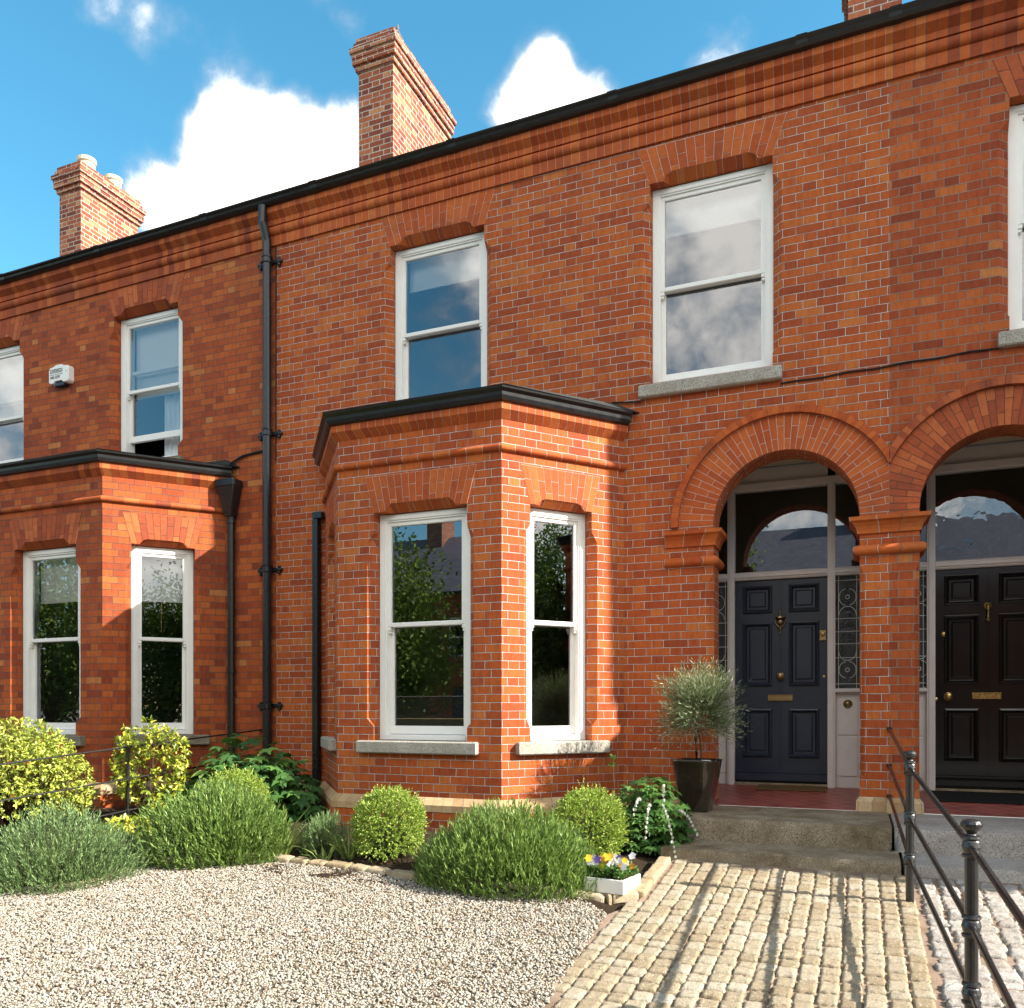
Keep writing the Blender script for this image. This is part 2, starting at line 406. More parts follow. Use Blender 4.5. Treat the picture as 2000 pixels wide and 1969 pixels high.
M_STEMR = plain('brown_stem', (.12, .075, .04), .8, .2, nscale=30)

t = NT('gravel_stone')
c_ = t.ramp(t.island(), [(0, (.09, .055, .04)), (.06, (.22, .15, .10)), (.14, (.38, .31, .23)), (.32, (.46, .42, .35)), (.6, (.57, .54, .48)), (1, (.68, .66, .62))])
c_ = t.mix(t.rng(t.noise(t.pos(), 260., 3), .4, .7, 0, .3), c_, (.7, .62, .5), 'MULTIPLY')
c_ = t.mix(1., c_, (.66, .64, .61), 'MULTIPLY')
M_GRAV = t.done(c_, .75, .25)
t = NT('gravel_bed'); p = t.pos()
c_ = t.mix(t.noise(p, 140., 4), (.10, .075, .05), (.30, .25, .19))
t.bump(t.noise(p, 120., 4), 1., .01)
M_GBED = t.done(c_, .95, .1)


def sett_mat(name, a, b, c, dirt):
    t = NT(name); p = t.pos()
    col = t.ramp(t.island(), [(0, a), (.5, b), (1, c)])
    col = t.mix(t.rng(t.noise(p, 60., 5, .75), .42, .62, 0, .6), col, (.66, .6, .52), 'MULTIPLY')
    col = t.mix(t.rng(t.noise(p, 130., 4, .7), .54, .64, 0, .75), col, (.13, .09, .06))
    col = t.mix(t.rng(t.noise(p, 100., 3, .6), .58, .66, 0, .6), col, (.66, .6, .5))
    col = t.mix(t.rng(t.noise(p, 1.6, 6, .65), .42, .7, 0, dirt), col, (.24, .17, .09))
    t.bump(t.math('ADD', t.noise(p, 60., 5, .7), t.math('MULTIPLY', t.noise(p, 200., 4, .7), .5)), .9, .008)
    return t.done(col, .85, .25)


M_SETT = sett_mat('tan_granite_sett', (.30, .24, .155), (.37, .31, .215), (.45, .40, .31), .4)
M_SETT_G = sett_mat('grey_granite_sett', (.33, .30, .275), (.40, .37, .345), (.47, .45, .43), .25)
M_EDGE = sett_mat('sandstone_edging', (.38, .29, .17), (.44, .35, .22), (.5, .42, .3), .55)
t = NT('sand_joint'); p = t.pos()
c_ = t.mix(t.noise(p, 30., 5, .7), (.24, .165, .12), (.38, .28, .21))
c_ = t.mix(t.rng(t.noise(p, 6., 4), .45, .7, 0, .7), c_, (.16, .11, .07))
t.bump(t.noise(p, 240., 4, .7), 1., .006)
M_JOINT = t.done(c_, .95, .1)
t = NT('garden_soil'); p = t.pos()
c_ = t.mix(t.noise(p, 40., 6, .7), (.025, .017, .011), (.085, .058, .038))
t.bump(t.noise(p, 45., 6, .75), 1., .04)
M_SOIL = t.done(c_, .95, .1)
M_ASPH = plain('asphalt', (.055, .055, .056), .9, .2, nscale=60, var=.4, bump=.6, bscale=200)
M_PAVE = plain('concrete_pavement', (.34, .33, .31), .9, .2, nscale=8, var=.25, bump=.4)
M_YWALL = plain('ochre_rendered_wall', (.42, .30, .14), .9, .1, nscale=4, var=.35)
M_TREL = plain('weathered_trellis', (.24, .20, .15), .9, .1, nscale=20, var=.4)
M_SKYL = plain('skylight_glass', (.55, .62, .66), .2, .6)

# ------------------------------------------------------------------ mesh helpers
COL = SC.collection


class Fr:
    """a vertical plane: origin (x, y), direction e along it, outward normal n; local point = (u, d, z)"""
    def __init__(s, o, e, M=None):
        L = math.hypot(*e); s.o = o; s.e = (e[0] / L, e[1] / L); s.n = (s.e[1], -s.e[0]); s.M = M; s.L = L
    def p(s, u, d, z):
        x = s.o[0] + s.e[0] * u + s.n[0] * d
        y = s.o[1] + s.e[1] * u + s.n[1] * d
        return (x if s.M is None else s.M - x, y, z)


class MB:
    def __init__(s): s.v = []; s.f = []; s.uv = []
    def poly(s, pts, uvs=None):
        b = len(s.v); s.v.extend(pts); s.f.append(list(range(b, b + len(pts))))
        s.uv.append(uvs if uvs else [(0, 0)] * len(pts))
    def box(s, fr, u0, u1, d0, d1, z0, z1, tilt=0.):
        P = fr.p
        c = [(u0, d0, z0), (u1, d0, z0), (u1, d1, z0 - tilt), (u0, d1, z0 - tilt), (u0, d0, z1), (u1, d0, z1), (u1, d1, z1 - tilt), (u0, d1, z1 - tilt)]
        for q in ((0, 1, 2, 3), (4, 5, 6, 7), (0, 1, 5, 4), (3, 2, 6, 7), (0, 3, 7, 4), (1, 2, 6, 5)):
            pts = [c[i] for i in q]
            if q in ((0, 3, 7, 4), (1, 2, 6, 5)): uv = [(p[1], p[2]) for p in pts]
            elif q in ((0, 1, 2, 3), (4, 5, 6, 7)): uv = [(p[0], p[1]) for p in pts]
            else: uv = [(p[0], p[2]) for p in pts]
            s.poly([P(*p) for p in pts], uv)
    def bevel_box(s, fr, u0, u1, d0, d1, z0, z1, b=.006):
        P = fr.p
        rings = [(0, z0 + b), (0, z1 - b)]
        def ring(ins, z): return [(u0 + ins, d0, z), (u0 + ins, d1 - ins, z), (u1 - ins, d1 - ins, z), (u1 - ins, d0, z)]
        rs = [ring(b, z0), ring(0, z0 + b), ring(0, z1 - b), ring(b, z1)]
        for a, c in zip(rs, rs[1:]):
            for i in range(4):
                j = (i + 1) % 4
                pts = [a[i], a[j], c[j], c[i]]
                s.poly([P(*p) for p in pts], [(p[0] + p[1], p[2]) for p in pts])
        for r in (rs[0], rs[-1]): s.poly([P(*p) for p in r], [(p[0], p[1]) for p in r])
    def tube(s, pts, r, n=10, cap=True, rr=None):
        pts = [Vector(p) for p in pts]; rings = []
        up = Vector((0, 0, 1))
        for i, p in enumerate(pts):
            a = pts[max(0, i - 1)]; b = pts[min(len(pts) - 1, i + 1)]
            t_ = (b - a).normalized()
            s1 = t_.cross(up)
            if s1.length < 1e-3: s1 = t_.cross(Vector((0, 1, 0)))
            s1.normalize(); s2 = s1.cross(t_)
            ri = rr[i] if rr else r
            rings.append([p + s1 * math.cos(2 * math.pi * k / n) * ri + s2 * math.sin(2 * math.pi * k / n) * ri for k in range(n)])
        for a, b in zip(rings, rings[1:]):
            for k in range(n):
                s.poly([tuple(a[k]), tuple(a[(k + 1) % n]), tuple(b[(k + 1) % n]), tuple(b[k])])
        if cap:
            s.poly([tuple(p) for p in rings[0]]); s.poly([tuple(p) for p in rings[-1]])
    def lathe(s, c, prof, n=16, axis='z', fr=None):
        """prof: (radius, height) along z, or along -d of a frame when axis='d' (c=(u,z))"""
        rings = []
        for r, h in prof:
            if axis == 'z': rings.append([(c[0] + r * math.cos(2 * math.pi * k / n), c[1] + r * math.sin(2 * math.pi * k / n), c[2] + h) for k in range(n)])
            else: rings.append([fr.p(c[0] + r * math.cos(2 * math.pi * k / n), h, c[1] + r * math.sin(2 * math.pi * k / n)) for k in range(n)])
        for a, b in zip(rings, rings[1:]):
            for k in range(n): s.poly([a[k], a[(k + 1) % n], b[(k + 1) % n], b[k]])
        s.poly(rings[0]); s.poly(rings[-1])
    def sweep(s, prof, path, M=None, dz=None, cap=True):
        """profile (out, z) swept along a plan path; outward is to the right of travel"""
        n = len(path); st = []; cum = 0.
        es = []
        for a, b in zip(path, path[1:]):
            L = math.hypot(b[0] - a[0], b[1] - a[1]); es.append(((b[0] - a[0]) / L, (b[1] - a[1]) / L, L))
        us = [0.]
        for e in es: us.append(us[-1] + e[2])
        for i in range(n):
            if i == 0: m = (es[0][1], -es[0][0])
            elif i == n - 1: m = (es[-1][1], -es[-1][0])
            else:
                n1 = (es[i - 1][1], -es[i - 1][0]); n2 = (es[i][1], -es[i][0])
                k = 1 + n1[0] * n2[0] + n1[1] * n2[1]
                m = ((n1[0] + n2[0]) / k, (n1[1] + n2[1]) / k)
            z0 = dz(path[i][0]) if dz else 0.
            st.append([((path[i][0] + m[0] * d) if M is None else M - (path[i][0] + m[0] * d), path[i][1] + m[1] * d, z + z0) for d, z in prof])
        pl = [0.]
        for a, b in zip(prof, prof[1:]): pl.append(pl[-1] + math.hypot(b[0] - a[0], b[1] - a[1]))
        for i in range(n - 1):
            for j in range(len(prof) - 1):
                s.poly([st[i][j], st[i + 1][j], st[i + 1][j + 1], st[i][j + 1]],
                       [(us[i], pl[j]), (us[i + 1], pl[j]), (us[i + 1], pl[j + 1]), (us[i], pl[j + 1])])
        if cap: s.poly(st[0]); s.poly(st[-1])
    def build(s, name, mat, parent=None, smooth=False, origin=None, weld=False):
        me = bpy.data.meshes.new(name)
        vs = s.v if origin is None else [(a - origin[0], b - origin[1], c - origin[2]) for a, b, c in s.v]
        me.from_pydata(vs, [], s.f)
        ul = me.uv_layers.new(name='UVMap')
        ul.data.foreach_set('uv', np.array([c for f in s.uv for q in f for c in q], dtype=np.float32))
        me.materials.append(mat)
        if weld:
            import bmesh
            bm = bmesh.new(); bm.from_mesh(me)
            bmesh.ops.remove_doubles(bm, verts=bm.verts, dist=1e-5)
            bmesh.ops.recalc_face_normals(bm, faces=bm.faces)
            bm.to_mesh(me); bm.free()
        if smooth:
            me.polygons.foreach_set('use_smooth', [True] * len(me.polygons))
            if smooth != 'all': me.set_sharp_from_angle(angle=R_(40))
        return link(name, me, parent, origin)


def link(name, me, parent=None, origin=None):
    o = bpy.data.objects.new(name, me); COL.objects.link(o)
    if origin is not None: o.location = origin
    if parent is not None:
        o.parent = parent
        if parent.type == 'EMPTY': o.matrix_parent_inverse = Matrix.Translation(-Vector(parent.location))
        elif parent.parent is None and tuple(parent.location) != (0, 0, 0):
            o.matrix_parent_inverse = Matrix.Translation(-Vector(parent.location))
    return o


def tag(o, label=None, cat=None, group=None, kind=None):
    if label: o['label'] = label
    if cat: o['category'] = cat
    if group: o['group'] = group
    if kind: o['kind'] = kind
    return o


def thing(name, loc, label, cat, group=None):
    o = bpy.data.objects.new(name, None); COL.objects.link(o); o.location = loc
    o.empty_display_size = .2
    return tag(o, label, cat, group)


def np_mesh(name, V, F, mat, parent=None, origin=None, smooth=False):
    """V (n,3) float, F (m,k) int"""
    V = np.asarray(V, np.float32)
    if origin is not None: V = V - np.asarray(origin, np.float32)
    F = np.asarray(F, np.int32); m, k = F.shape
    me = bpy.data.meshes.new(name)
    me.vertices.add(len(V)); me.vertices.foreach_set('co', V.ravel())
    me.loops.add(m * k); me.loops.foreach_set('vertex_index', F.ravel())
    me.polygons.add(m); me.polygons.foreach_set('loop_start', np.arange(0, m * k, k, dtype=np.int32))
    me.polygons.foreach_set('loop_total', np.full(m, k, np.int32))
    if smooth: me.polygons.foreach_set('use_smooth', np.ones(m, bool))
    me.update(); me.validate()
    me.materials.append(mat)
    return link(name, me, parent, origin)


def wall_panel(mb, fr, outer, holes, u_off=0.):
    """outer polygon and holes given in (u, z). hole = dict(F, B, ch, R): front outline, outline at chamfer depth, reveal depth"""
    polys = [[Vector((a, b, 0)) for a, b in outer]] + [[Vector((a, b, 0)) for a, b in h['F']] for h in holes]
    flat = [p for q in polys for p in q]
    for tri in geometry.tessellate_polygon(polys):
        pts = [flat[i] for i in tri]
        mb.poly([fr.p(p.x, 0, p.y) for p in pts], [(p.x + u_off, p.y) for p in pts])
    for h in holes:
        Fo, B, ch, R = h['F'], h['B'], h['ch'], h['R']
        if R <= 0: continue
        n = len(Fo); uc = sum(p[0] for p in Fo) / n; k2 = 1.414 * ch
        for i in range(n):
            j = (i + 1) % n
            side = abs(B[i][0] - B[j][0]) < 1e-6
            sg = 1. if (B[i][0] + B[j][0]) / 2 < uc else -1.
            vm = (math.floor(B[i][1] / .0789) + .5) * .0789
            for q4 in ([(Fo[i], Fo[i], 0, 0), (Fo[j], Fo[j], 0, 0), (B[j], Fo[j], ch, k2), (B[i], Fo[i], ch, k2)],
                       [(B[i], Fo[i], ch, k2), (B[j], Fo[j], ch, k2), (B[j], Fo[j], R, k2 + R - ch), (B[i], Fo[i], R, k2 + R - ch)]):
                if side: uv = [(f[0] + sg * pl + u_off, p[1]) for p, f, d, pl in q4]
                elif R > .2: uv = [(p[0] + u_off, f[1] + pl) for p, f, d, pl in q4]
                else: uv = [(p[0] * 1.9 + u_off, vm + (pl - k2) * .3) for p, f, d, pl in q4]
                mb.poly([fr.p(p[0], -d, p[1]) for p, f, d, pl in q4], uv)


def opening(u0, u1, z0, z1, ch=.08, R=.12, lo=.12, hi=.17, hd=.13):
    """rectangular opening whose jamb and head arrises are stop-chamfered"""
    B = [(u0, z0), (u0, z0 + lo), (u0, z0 + lo + .08), (u0, z1 - hi - .10), (u0, z1 - hi), (u0, z1), (u0 + hd, z1), (u0 + hd + .06, z1),
         (u1 - hd - .06, z1), (u1 - hd, z1), (u1, z1), (u1, z1 - hi), (u1, z1 - hi - .10), (u1, z0 + lo + .08), (u1, z0 + lo), (u1, z0)]
    Fo = list(B)
    for i, (du, dz) in {2: (-ch, 0), 3: (-ch, 0), 12: (ch, 0), 13: (ch, 0), 7: (0, ch), 8: (0, ch)}.items():
        Fo[i] = (B[i][0] + du, B[i][1] + dz)
    return dict(F=Fo, B=B, ch=ch, R=R)


def clip_poly(pts, umax):
    out = []
    for i in range(len(pts)):
        a, b = pts[i], pts[(i + 1) % len(pts)]
        ia, ib = a[0] <= umax, b[0] <= umax
        if ia: out.append(a)
        if ia != ib:
            k = (umax - a[0]) / (b[0] - a[0]); out.append((umax, a[1] + k * (b[1] - a[1])))
    return out


def piece(mb, fr, pts, d0, d1):
    """a flat polygon in (u,z) with thickness from d0 to d1"""
    if len(pts) < 3: return
    f = [fr.p(u, d1, z) for u, z in pts]; b = [fr.p(u, d0, z) for u, z in pts]
    i0 = len(mb.v); mb.v.extend(f + b); n = len(pts)
    mb.f.append(list(range(i0, i0 + n))); mb.uv.append([(u, z) for u, z in pts])
    for i in range(n):
        j = (i + 1) % n
        mb.f.append([i0 + i, i0 + j, i0 + n + j, i0 + n + i]); mb.uv.append([(pts[i][0], pts[i][1])] * 4)


def flat_arch(fr, u0, u1, z0, top, ch, skew, hd, count, mat, mort, parent):
    """gauged flat arch over an opening: bed of mortar with separate rubbed bricks on it"""
    mb = MB(); bk = MB(); g = .0028
    uc = (u0 + u1) / 2
    def bot(u): 
        a = u0 + hd; b = u1 - hd
        if u <= a or u >= b: return z0
        k = min((u - a) / .06, (b - u) / .06, 1.)
        return z0 + ch * k
    xs = [u0 + (u1 - u0) * i / count for i in range(count + 1)]
    xt = [u0 - skew + (u1 - u0 + 2 * skew) * i / count for i in range(count + 1)]
    for i in range(count):
        a, b, c, d = xs[i], xs[i + 1], xt[i + 1], xt[i]
        za, zb = bot(a + 1e-4), bot(b - 1e-4)
        def L(u_b, zb_, u_t, z): return u_b + (u_t - u_b) * (z - z0) / (top - z0)
        lo_a, lo_b = za, zb
        piece(bk, fr, [(L(a, 0, d, lo_a), lo_a), (L(b, 0, c, lo_b), lo_b), (c, top), (d, top)], 0.0, .0012)
        k = .34 if i % 2 else .66
        zs = z0 + (top - z0) * (k + random.uniform(-.03, .03))
        for (q0a, q0b, q1) in ((lo_a, lo_b, zs - g), (zs + g, zs + g, top - g)):
            if q0a == lo_a and q0b == lo_b: s0a, s0b = q0a + .0005, q0b + .0005
            else: s0a, s0b = q0a, q0b
            piece(mb, fr, [(L(a, 0, d, s0a) + g, s0a), (L(b, 0, c, s0b) - g, s0b), (L(b, 0, c, q1) - g, q1), (L(a, 0, d, q1) + g, q1)], 0.0, .004)
    o = mb.build('flat_arch', mat, parent)
    bk.build('mortar_bed', mort, o)
    return o


M_MORTW = plain('white_pointing', (.58, .53, .50), .9, .1, nscale=40, var=.3)
M_MORTD = plain('dark_pointing', (.09, .07, .06), .9, .1, nscale=40, var=.3)

# ------------------------------------------------------------------ the terrace of three houses
FY = 8.4                       # facade plane
DY = 9.70                      # front door plane
BA, BB, BC, BE = (-5.855, 8.4), (-4.94, 7.3), (-3.117, 7.3), (-2.23, 8.4)
PARTY_L, PARTY_R = -6.565, 0.245


def sash_window(fr, parent, u0, u1, z0, z1, zm, R, raised=0., blind=None, curtain=False, glass=None, extra_bar=False, cord=False):
    glass = glass or M_GLASS
    a, b = u0 + .004, u1 - .004
    m = MB(); back = -R - .16
    m.bevel_box(fr, a, a + .062, back, -R, z0, z1, .004); m.bevel_box(fr, b - .062, b, back, -R, z0, z1, .004)
    m.bevel_box(fr, a + .062, b - .062, back, -R - .002, z1 - .06, z1 - .002, .004)
    m.bevel_box(fr, a + .062, b - .062, back, -R + .012, z0 + .002, z0 + .055, .005)
    m.box(fr, a + .062, a + .078, back, -R - .012, z0 + .055, z1 - .06); m.box(fr, b - .078, b - .062, back, -R - .012, z0 + .055, z1 - .06)
    m.box(fr, a + .078, b - .078, back, -R - .012, z1 - .075, z1 - .06)
    w = m.build('window', M_WHITE, parent)
    c, d = a + .072, b - .072
    up = MB(); d0, d1 = -R - .068, -R - .026
    zt = z1 - .068
    up.bevel_box(fr, c, c + .046, d0, d1, zm - .02, zt); up.bevel_box(fr, d - .046, d, d0, d1, zm - .02, zt)
    up.bevel_box(fr, c + .046, d - .046, d0, d1 - .001, zt - .05, zt)
    up.bevel_box(fr, c + .046, d - .046, d0, d1 + .004, zm - .024, zm + .022)
    for x0, x1 in ((c, c + .044), (d - .044, d)):          # sash horns
        up.bevel_box(fr, x0, x1, d0, d1 + .003, zm - .062, zm - .021, .008)
        up.bevel_box(fr, x0 + .006, x1 - .006, d0, d1 - .004, zm - .088, zm - .062, .006)
    us = up.build('upper_sash', M_WHITE, w)
    lo = MB(); d0, d1 = -R - .118, -R - .074
    q = raised; zb = z0 + .058 + q; zl = zm + .024 + q
    lo.bevel_box(fr, c, c + .048, d0, d1, zb, zl); lo.bevel_box(fr, d - .048, d, d0, d1, zb, zl)
    lo.bevel_box(fr, c + .048, d - .048, d0, d1 - .001, zb, zb + .085)
    lo.bevel_box(fr, c + .048, d - .048, d0, d1 + .002, zl - .044, zl)
    ls = lo.build('lower_sash', M_WHITE, w)
    for nm, y, za, zc in (('pane', -R - .046, zm + .01, zt - .04), ('pane', -R - .098, zb + .07, zl - .03)):
        g = MB(); q4 = [fr.p(c + .03, y, za), fr.p(d - .03, y, za), fr.p(d - .03, y, zc), fr.p(c + .03, y, zc)]; g.poly(q4 if fr.M is None else q4[::-1])
        g.build(nm, glass, w)
    if blind:
        g = MB(); zb2 = z1 - blind
        n = 14
        for i in range(n):
            k0, k1 = i / n, (i + 1) / n
            x0, x1 = c + .02 + (d - c - .04) * k0, c + .02 + (d - c - .04) * k1
            g.poly([fr.p(x0, -R - .175, zb2), fr.p(x1, -R - .175, zb2), fr.p(x1, -R - .175, z1), fr.p(x0, -R - .175, z1)])
        g.box(fr, c + .02, d - .02, -R - .185, -R - .165, zb2 - .02, zb2 + .004)
        bl = g.build('blind', M_BLIND, w)
        if cord:
            g = MB(); uc = (c + d) / 2
            g.tube([fr.p(uc, -R - .172, zb2), fr.p(uc, -R - .172, zb2 - .36)], .003, 6)
            g.lathe(fr.p(uc, -R - .172, zb2 - .40), [(.003, 0), (.011, .008), (.008, .03), (.003, .045)], 8)
            g.build('pull_cord', M_BRASS_D, bl)
    if curtain:
        g = MB(); n = 26; wd = (d - c) * .45
        for i in range(n):
            x0, x1 = c + .05 + wd * i / n, c + .05 + wd * (i + 1) / n
            y0, y1 = -R - .24 + .022 * math.sin(i * 1.25), -R - .24 + .022 * math.sin((i + 1) * 1.25)
            g.poly([fr.p(x0, y0, z0), fr.p(x1, y1, z0), fr.p(x1, y1, z1 - .3), fr.p(x0, y0, z1 - .3)])
        g.build('curtain', M_CURT, w, smooth='all')
    return w


def stone_sill(fr, parent, u0, u1, z0, z1, out, R, mat):
    m = MB(); n = max(6, int((u1 - u0) / .12)); P = fr.p
    # slightly uneven weathered block with a sloped top
    m.bevel_box(fr, u0, u1, -R - .05, out, z0, z1, .012)
    return m.build('sill', mat, parent)


def moulded_panel(m, fr, a, b, c, d, s=1.):
    """a bolection-moulded raised door panel inside rect (a..b, c..d)"""
    rings = [(0, -.02), (.006, .006), (.020, .012), (.034, -.004), (.046, -.034), (.066, -.034), (.082, -.024)]
    prev = None
    for o, y in rings:
        o *= s
        r = [fr.p(a + o, y, c + o), fr.p(b - o, y, c + o), fr.p(b - o, y, d - o), fr.p(a + o, y, d - o)]
        if prev:
            for i in range(4): m.poly([prev[i], prev[(i + 1) % 4], r[(i + 1) % 4], r[i]])
        prev = r
    m.poly(prev)


def front_door(fr, house, x0, x1, z0, z1, mat, hw):
    m = MB()
    mid = (x0 + x1) / 2; W = x1 - x0; H = z1 - z0
    cols = [(x0 + W * .085, mid - W * .09), (mid + W * .09, x1 - W * .085)]
    rows = [(z0 + H * .125, z0 + H * .365), (z0 + H * .475, z0 + H * .790), (z0 + H * .835, z0 + H * .972)]
    polys = [[Vector((x0, z0, 0)), Vector((x1, z0, 0)), Vector((x1, z1, 0)), Vector((x0, z1, 0))]]
    for a, b in cols:
        for c, d in rows: polys.append([Vector((a, c, 0)), Vector((b, c, 0)), Vector((b, d, 0)), Vector((a, d, 0))])
    fl = [p for q in polys for p in q]
    for tri in geometry.tessellate_polygon(polys): m.poly([fr.p(fl[i].x, -.02, fl[i].y) for i in tri])
    m.box(fr, x0, x1, -.07, -.06, z0, z1)
    for a, b in cols:
        for c, d in rows: moulded_panel(m, fr, a, b, c, d)
    m.bevel_box(fr, mid - .016, mid - .004, -.022, -.010, z0 + .13, z1 - .01, .003)
    m.bevel_box(fr, mid + .004, mid + .016, -.022, -.010, z0 + .13, z1 - .01, .003)
    door = m.build('door', mat, house)
    k = MB(); k.bevel_box(fr, x0 + .005, x1 - .005, -.03, .035, z0 + .01, z0 + .105, .02); k.bevel_box(fr, x0 + .005, x1 - .005, -.03, .01, z0 + .105, z0 + .135, .006)
    k.build('weather_bar', mat, door)
    br = hw['mat']
    m = MB(); lx, lz = hw['letter']; w2, h2 = .128, .034
    m.bevel_box(fr, lx - w2, lx + w2, -.02, -.006, lz - h2, lz + h2, .004)
    for (a, b, c, d) in ((lx - w2, lx + w2, lz + h2 - .010, lz + h2), (lx - w2, lx + w2, lz - h2, lz - h2 + .010), (lx - w2, lx - w2 + .010, lz - h2 + .01, lz + h2 - .01), (lx + w2 - .010, lx + w2, lz - h2 + .01, lz + h2 - .01)):
        m.bevel_box(fr, a, b, -.006, .002, c, d, .002)
    m.bevel_box(fr, lx - w2 + .022, lx + w2 - .022, -.006, -.002, lz - h2 + .02, lz + h2 - .02, .002)
    m.build('letterbox', br, door)
    m = MB(); kx, kz = hw['knob']
    m.lathe((kx, kz), [(.042, -.02), (.042, -.012), (.030, -.006), (.016, .0), (.014, .025), (.030, .034), (.036, .048), (.030, .062), (.012, .070), (.001, .071)], 20, 'd', fr)
    m.build('knob', br, door, smooth=True)
    m = MB(); ox, oz = hw['lock']
    if hw['kind'] == 'urn':
        m.bevel_box(fr, ox - .03, ox + .03, -.02, -.008, oz - .055, oz + .055, .004); m.bevel_box(fr, ox - .036, ox + .036, -.02, .006, oz - .06, oz - .045, .003)
        m.lathe((ox, oz + .012), [(.026, -.008), (.026, .002), (.016, .006), (.004, .007)], 16, 'd', fr)
    else:
        m.lathe((ox, oz), [(.028, -.02), (.028, -.008), (.018, -.002), (.004, -.001)], 18, 'd', fr)
    m.build('door_lock', br, door, smooth=True)
    m = MB(); m.lathe(hw['keyhole'], [(.015, -.02), (.015, -.012), (.003, -.010)], 12, 'd', fr); m.build('keyhole_cover', br, door, smooth=True)
    m = MB(); nx, nz = hw['knocker']
    if hw['kind'] == 'urn':
        m.lathe(fr.p(nx, .0, nz), [(.006, .135), (.012, .13), (.006, .115), (.012, .10), (.005, .09), (.014, .07), (.008, .06), (.052, .058), (.055, .045), (.05, .04)], 14)
        arc = [fr.p(nx + .056 * math.cos(a), .012, nz + .03 + .085 * math.sin(a)) for a in [R_(180 + 180 * i / 12) for i in range(13)]]
        m.tube(arc, .0075, 8)
        m.lathe((nx, nz + .005), [(.034, -.015), (.03, .012), (.015, .022), (.001, .024)], 16, 'd', fr)
        m.lathe(fr.p(nx, .008, nz - .085), [(.003, -.05), (.009, -.035), (.005, -.02), (.012, -.008), (.016, .01), (.022, .035), (.012, .045)], 12)
    else:
        m.lathe(fr.p(nx, .03, nz), [(.004, -.085), (.018, -.08), (.020, -.065), (.010, -.05), (.009, 0.), (.012, .03), (.018, .055), (.022, .07), (.012, .085)], 14)
        m.lathe((nx, nz + .075), [(.034, -.02), (.034, -.008), (.018, .0), (.014, .03)], 18, 'd', fr)
        m.lathe((nx, nz - .07), [(.022, -.02), (.022, -.01), (.012, .02)], 18, 'd', fr)
    m.build('door_knocker', br, door, smooth=True)
    return door


def downpipe(parent, x, y, z0, z1, r, collars, square=False, lugs=False, top=None):
    m = MB()
    if square:
        fr = Fr((x, y), (1, 0)); m.bevel_box(fr, -r, r, -r, r, z0, z1, .006)
    else:
        pts = [(x, y, z0), (x, y, z1)] if top is None else [(x, y, z0), (x, y, z1 - .42)] + top
        m.tube(pts, r, 16)
    for z in collars:
        m.lathe((x, y, z), [(r + .001, -.045), (r + .014, -.04), (r + .014, -.028), (r + .007, -.024), (r + .007, .02), (r + .014, .024), (r + .016, .04), (r + .001, .045)], 18)
    o = m.build('downpipe', M_PIPE, parent, smooth=True)
    if lugs:
        fr = Fr((x, FY), (1, 0))
        for z in collars:
            b = MB()
            b.bevel_box(fr, -.155, .155, .0, .03, z - .028, z + .012, .006)
            for sx in (-1, 1):
                for (du, dz, rr) in ((.135, -.01, .026), (.16, -.008, .022), (.135, -.045, .022), (.135, .022, .018)):
                    b.lathe((sx * du, z + dz), [(rr, .0), (rr, .026), (rr * .6, .036), (.002, .038)], 12, 'd', fr)
            b.build('pipe_bracket', M_PIPE, o, smooth=True)
    return o


def chimney(parent, x0, x1, y0, y1, z0, z1, mat, pots=(), guard=None):
    m = MB()
    def ring(e, za, zb):
        p = [(x0 - e, y0 - e), (x1 + e, y0 - e), (x1 + e, y1 + e), (x0 - e, y1 + e)]
        cum = 0
        for i in range(4):
            a, b = p[i], p[(i + 1) % 4]; L = math.hypot(b[0] - a[0], b[1] - a[1])
            m.poly([(a[0], a[1], za), (b[0], b[1], za), (b[0], b[1], zb), (a[0], a[1], zb)], [(cum, za), (cum + L, za), (cum + L, zb), (cum, zb)]); cum += L
        for z in (za, zb): m.poly([(q[0], q[1], z) for q in p], [(q[0], q[1]) for q in p])
    h = .079
    ring(0, z0, z1 - 6 * h)
    for e, k0, k1 in ((.035, 6, 5.05), (.07, 4.97, 4.02), (.045, 4.0, 3.9), (.075, 3.9, 3.0), (.10, 2.97, 2.1), (.055, 2.1, 1.0), (.03, 1.0, 0)):
        ring(e, z1 - k0 * h, z1 - k1 * h)
    c = m.build('chimney', mat, parent)
    f = MB(); fr = Fr((x0, y0), (1, 0)); f.bevel_box(fr, .05, x1 - x0 - .05, -(y1 - y0) + .05, -.05, z1 - .005, z1 + .04, .035); f.build('flaunching', M_MORT, c)
    for (px, py, r, hh) in pots:
        q = MB(); q.lathe((px, py, z1), [(r * .92, 0), (r, .04), (r * .95, hh * .7), (r * 1.1, hh * .78), (r * 1.12, hh), (r * .85, hh), (r * .8, hh * .5)], 20)
        q.build('chimney_pot', M_TERRA, c, smooth=True)
    if guard:
        gx, gy = guard; q = MB()
        for k in range(14):
            a = 2 * math.pi * k / 14
            q.tube([(gx + .13 * math.cos(a), gy + .13 * math.sin(a), z1 + .02), (gx + .07 * math.cos(a), gy + .07 * math.sin(a), z1 + .16), (gx, gy, z1 + .30)], .0045, 5)
        q.lathe((gx, gy, z1 + .29), [(.02, 0), (.028, .015), (.012, .03), (.022, .05), (.004, .07)], 10)
        q.build('wire_bird_guard', M_WIREG, c)
    return c


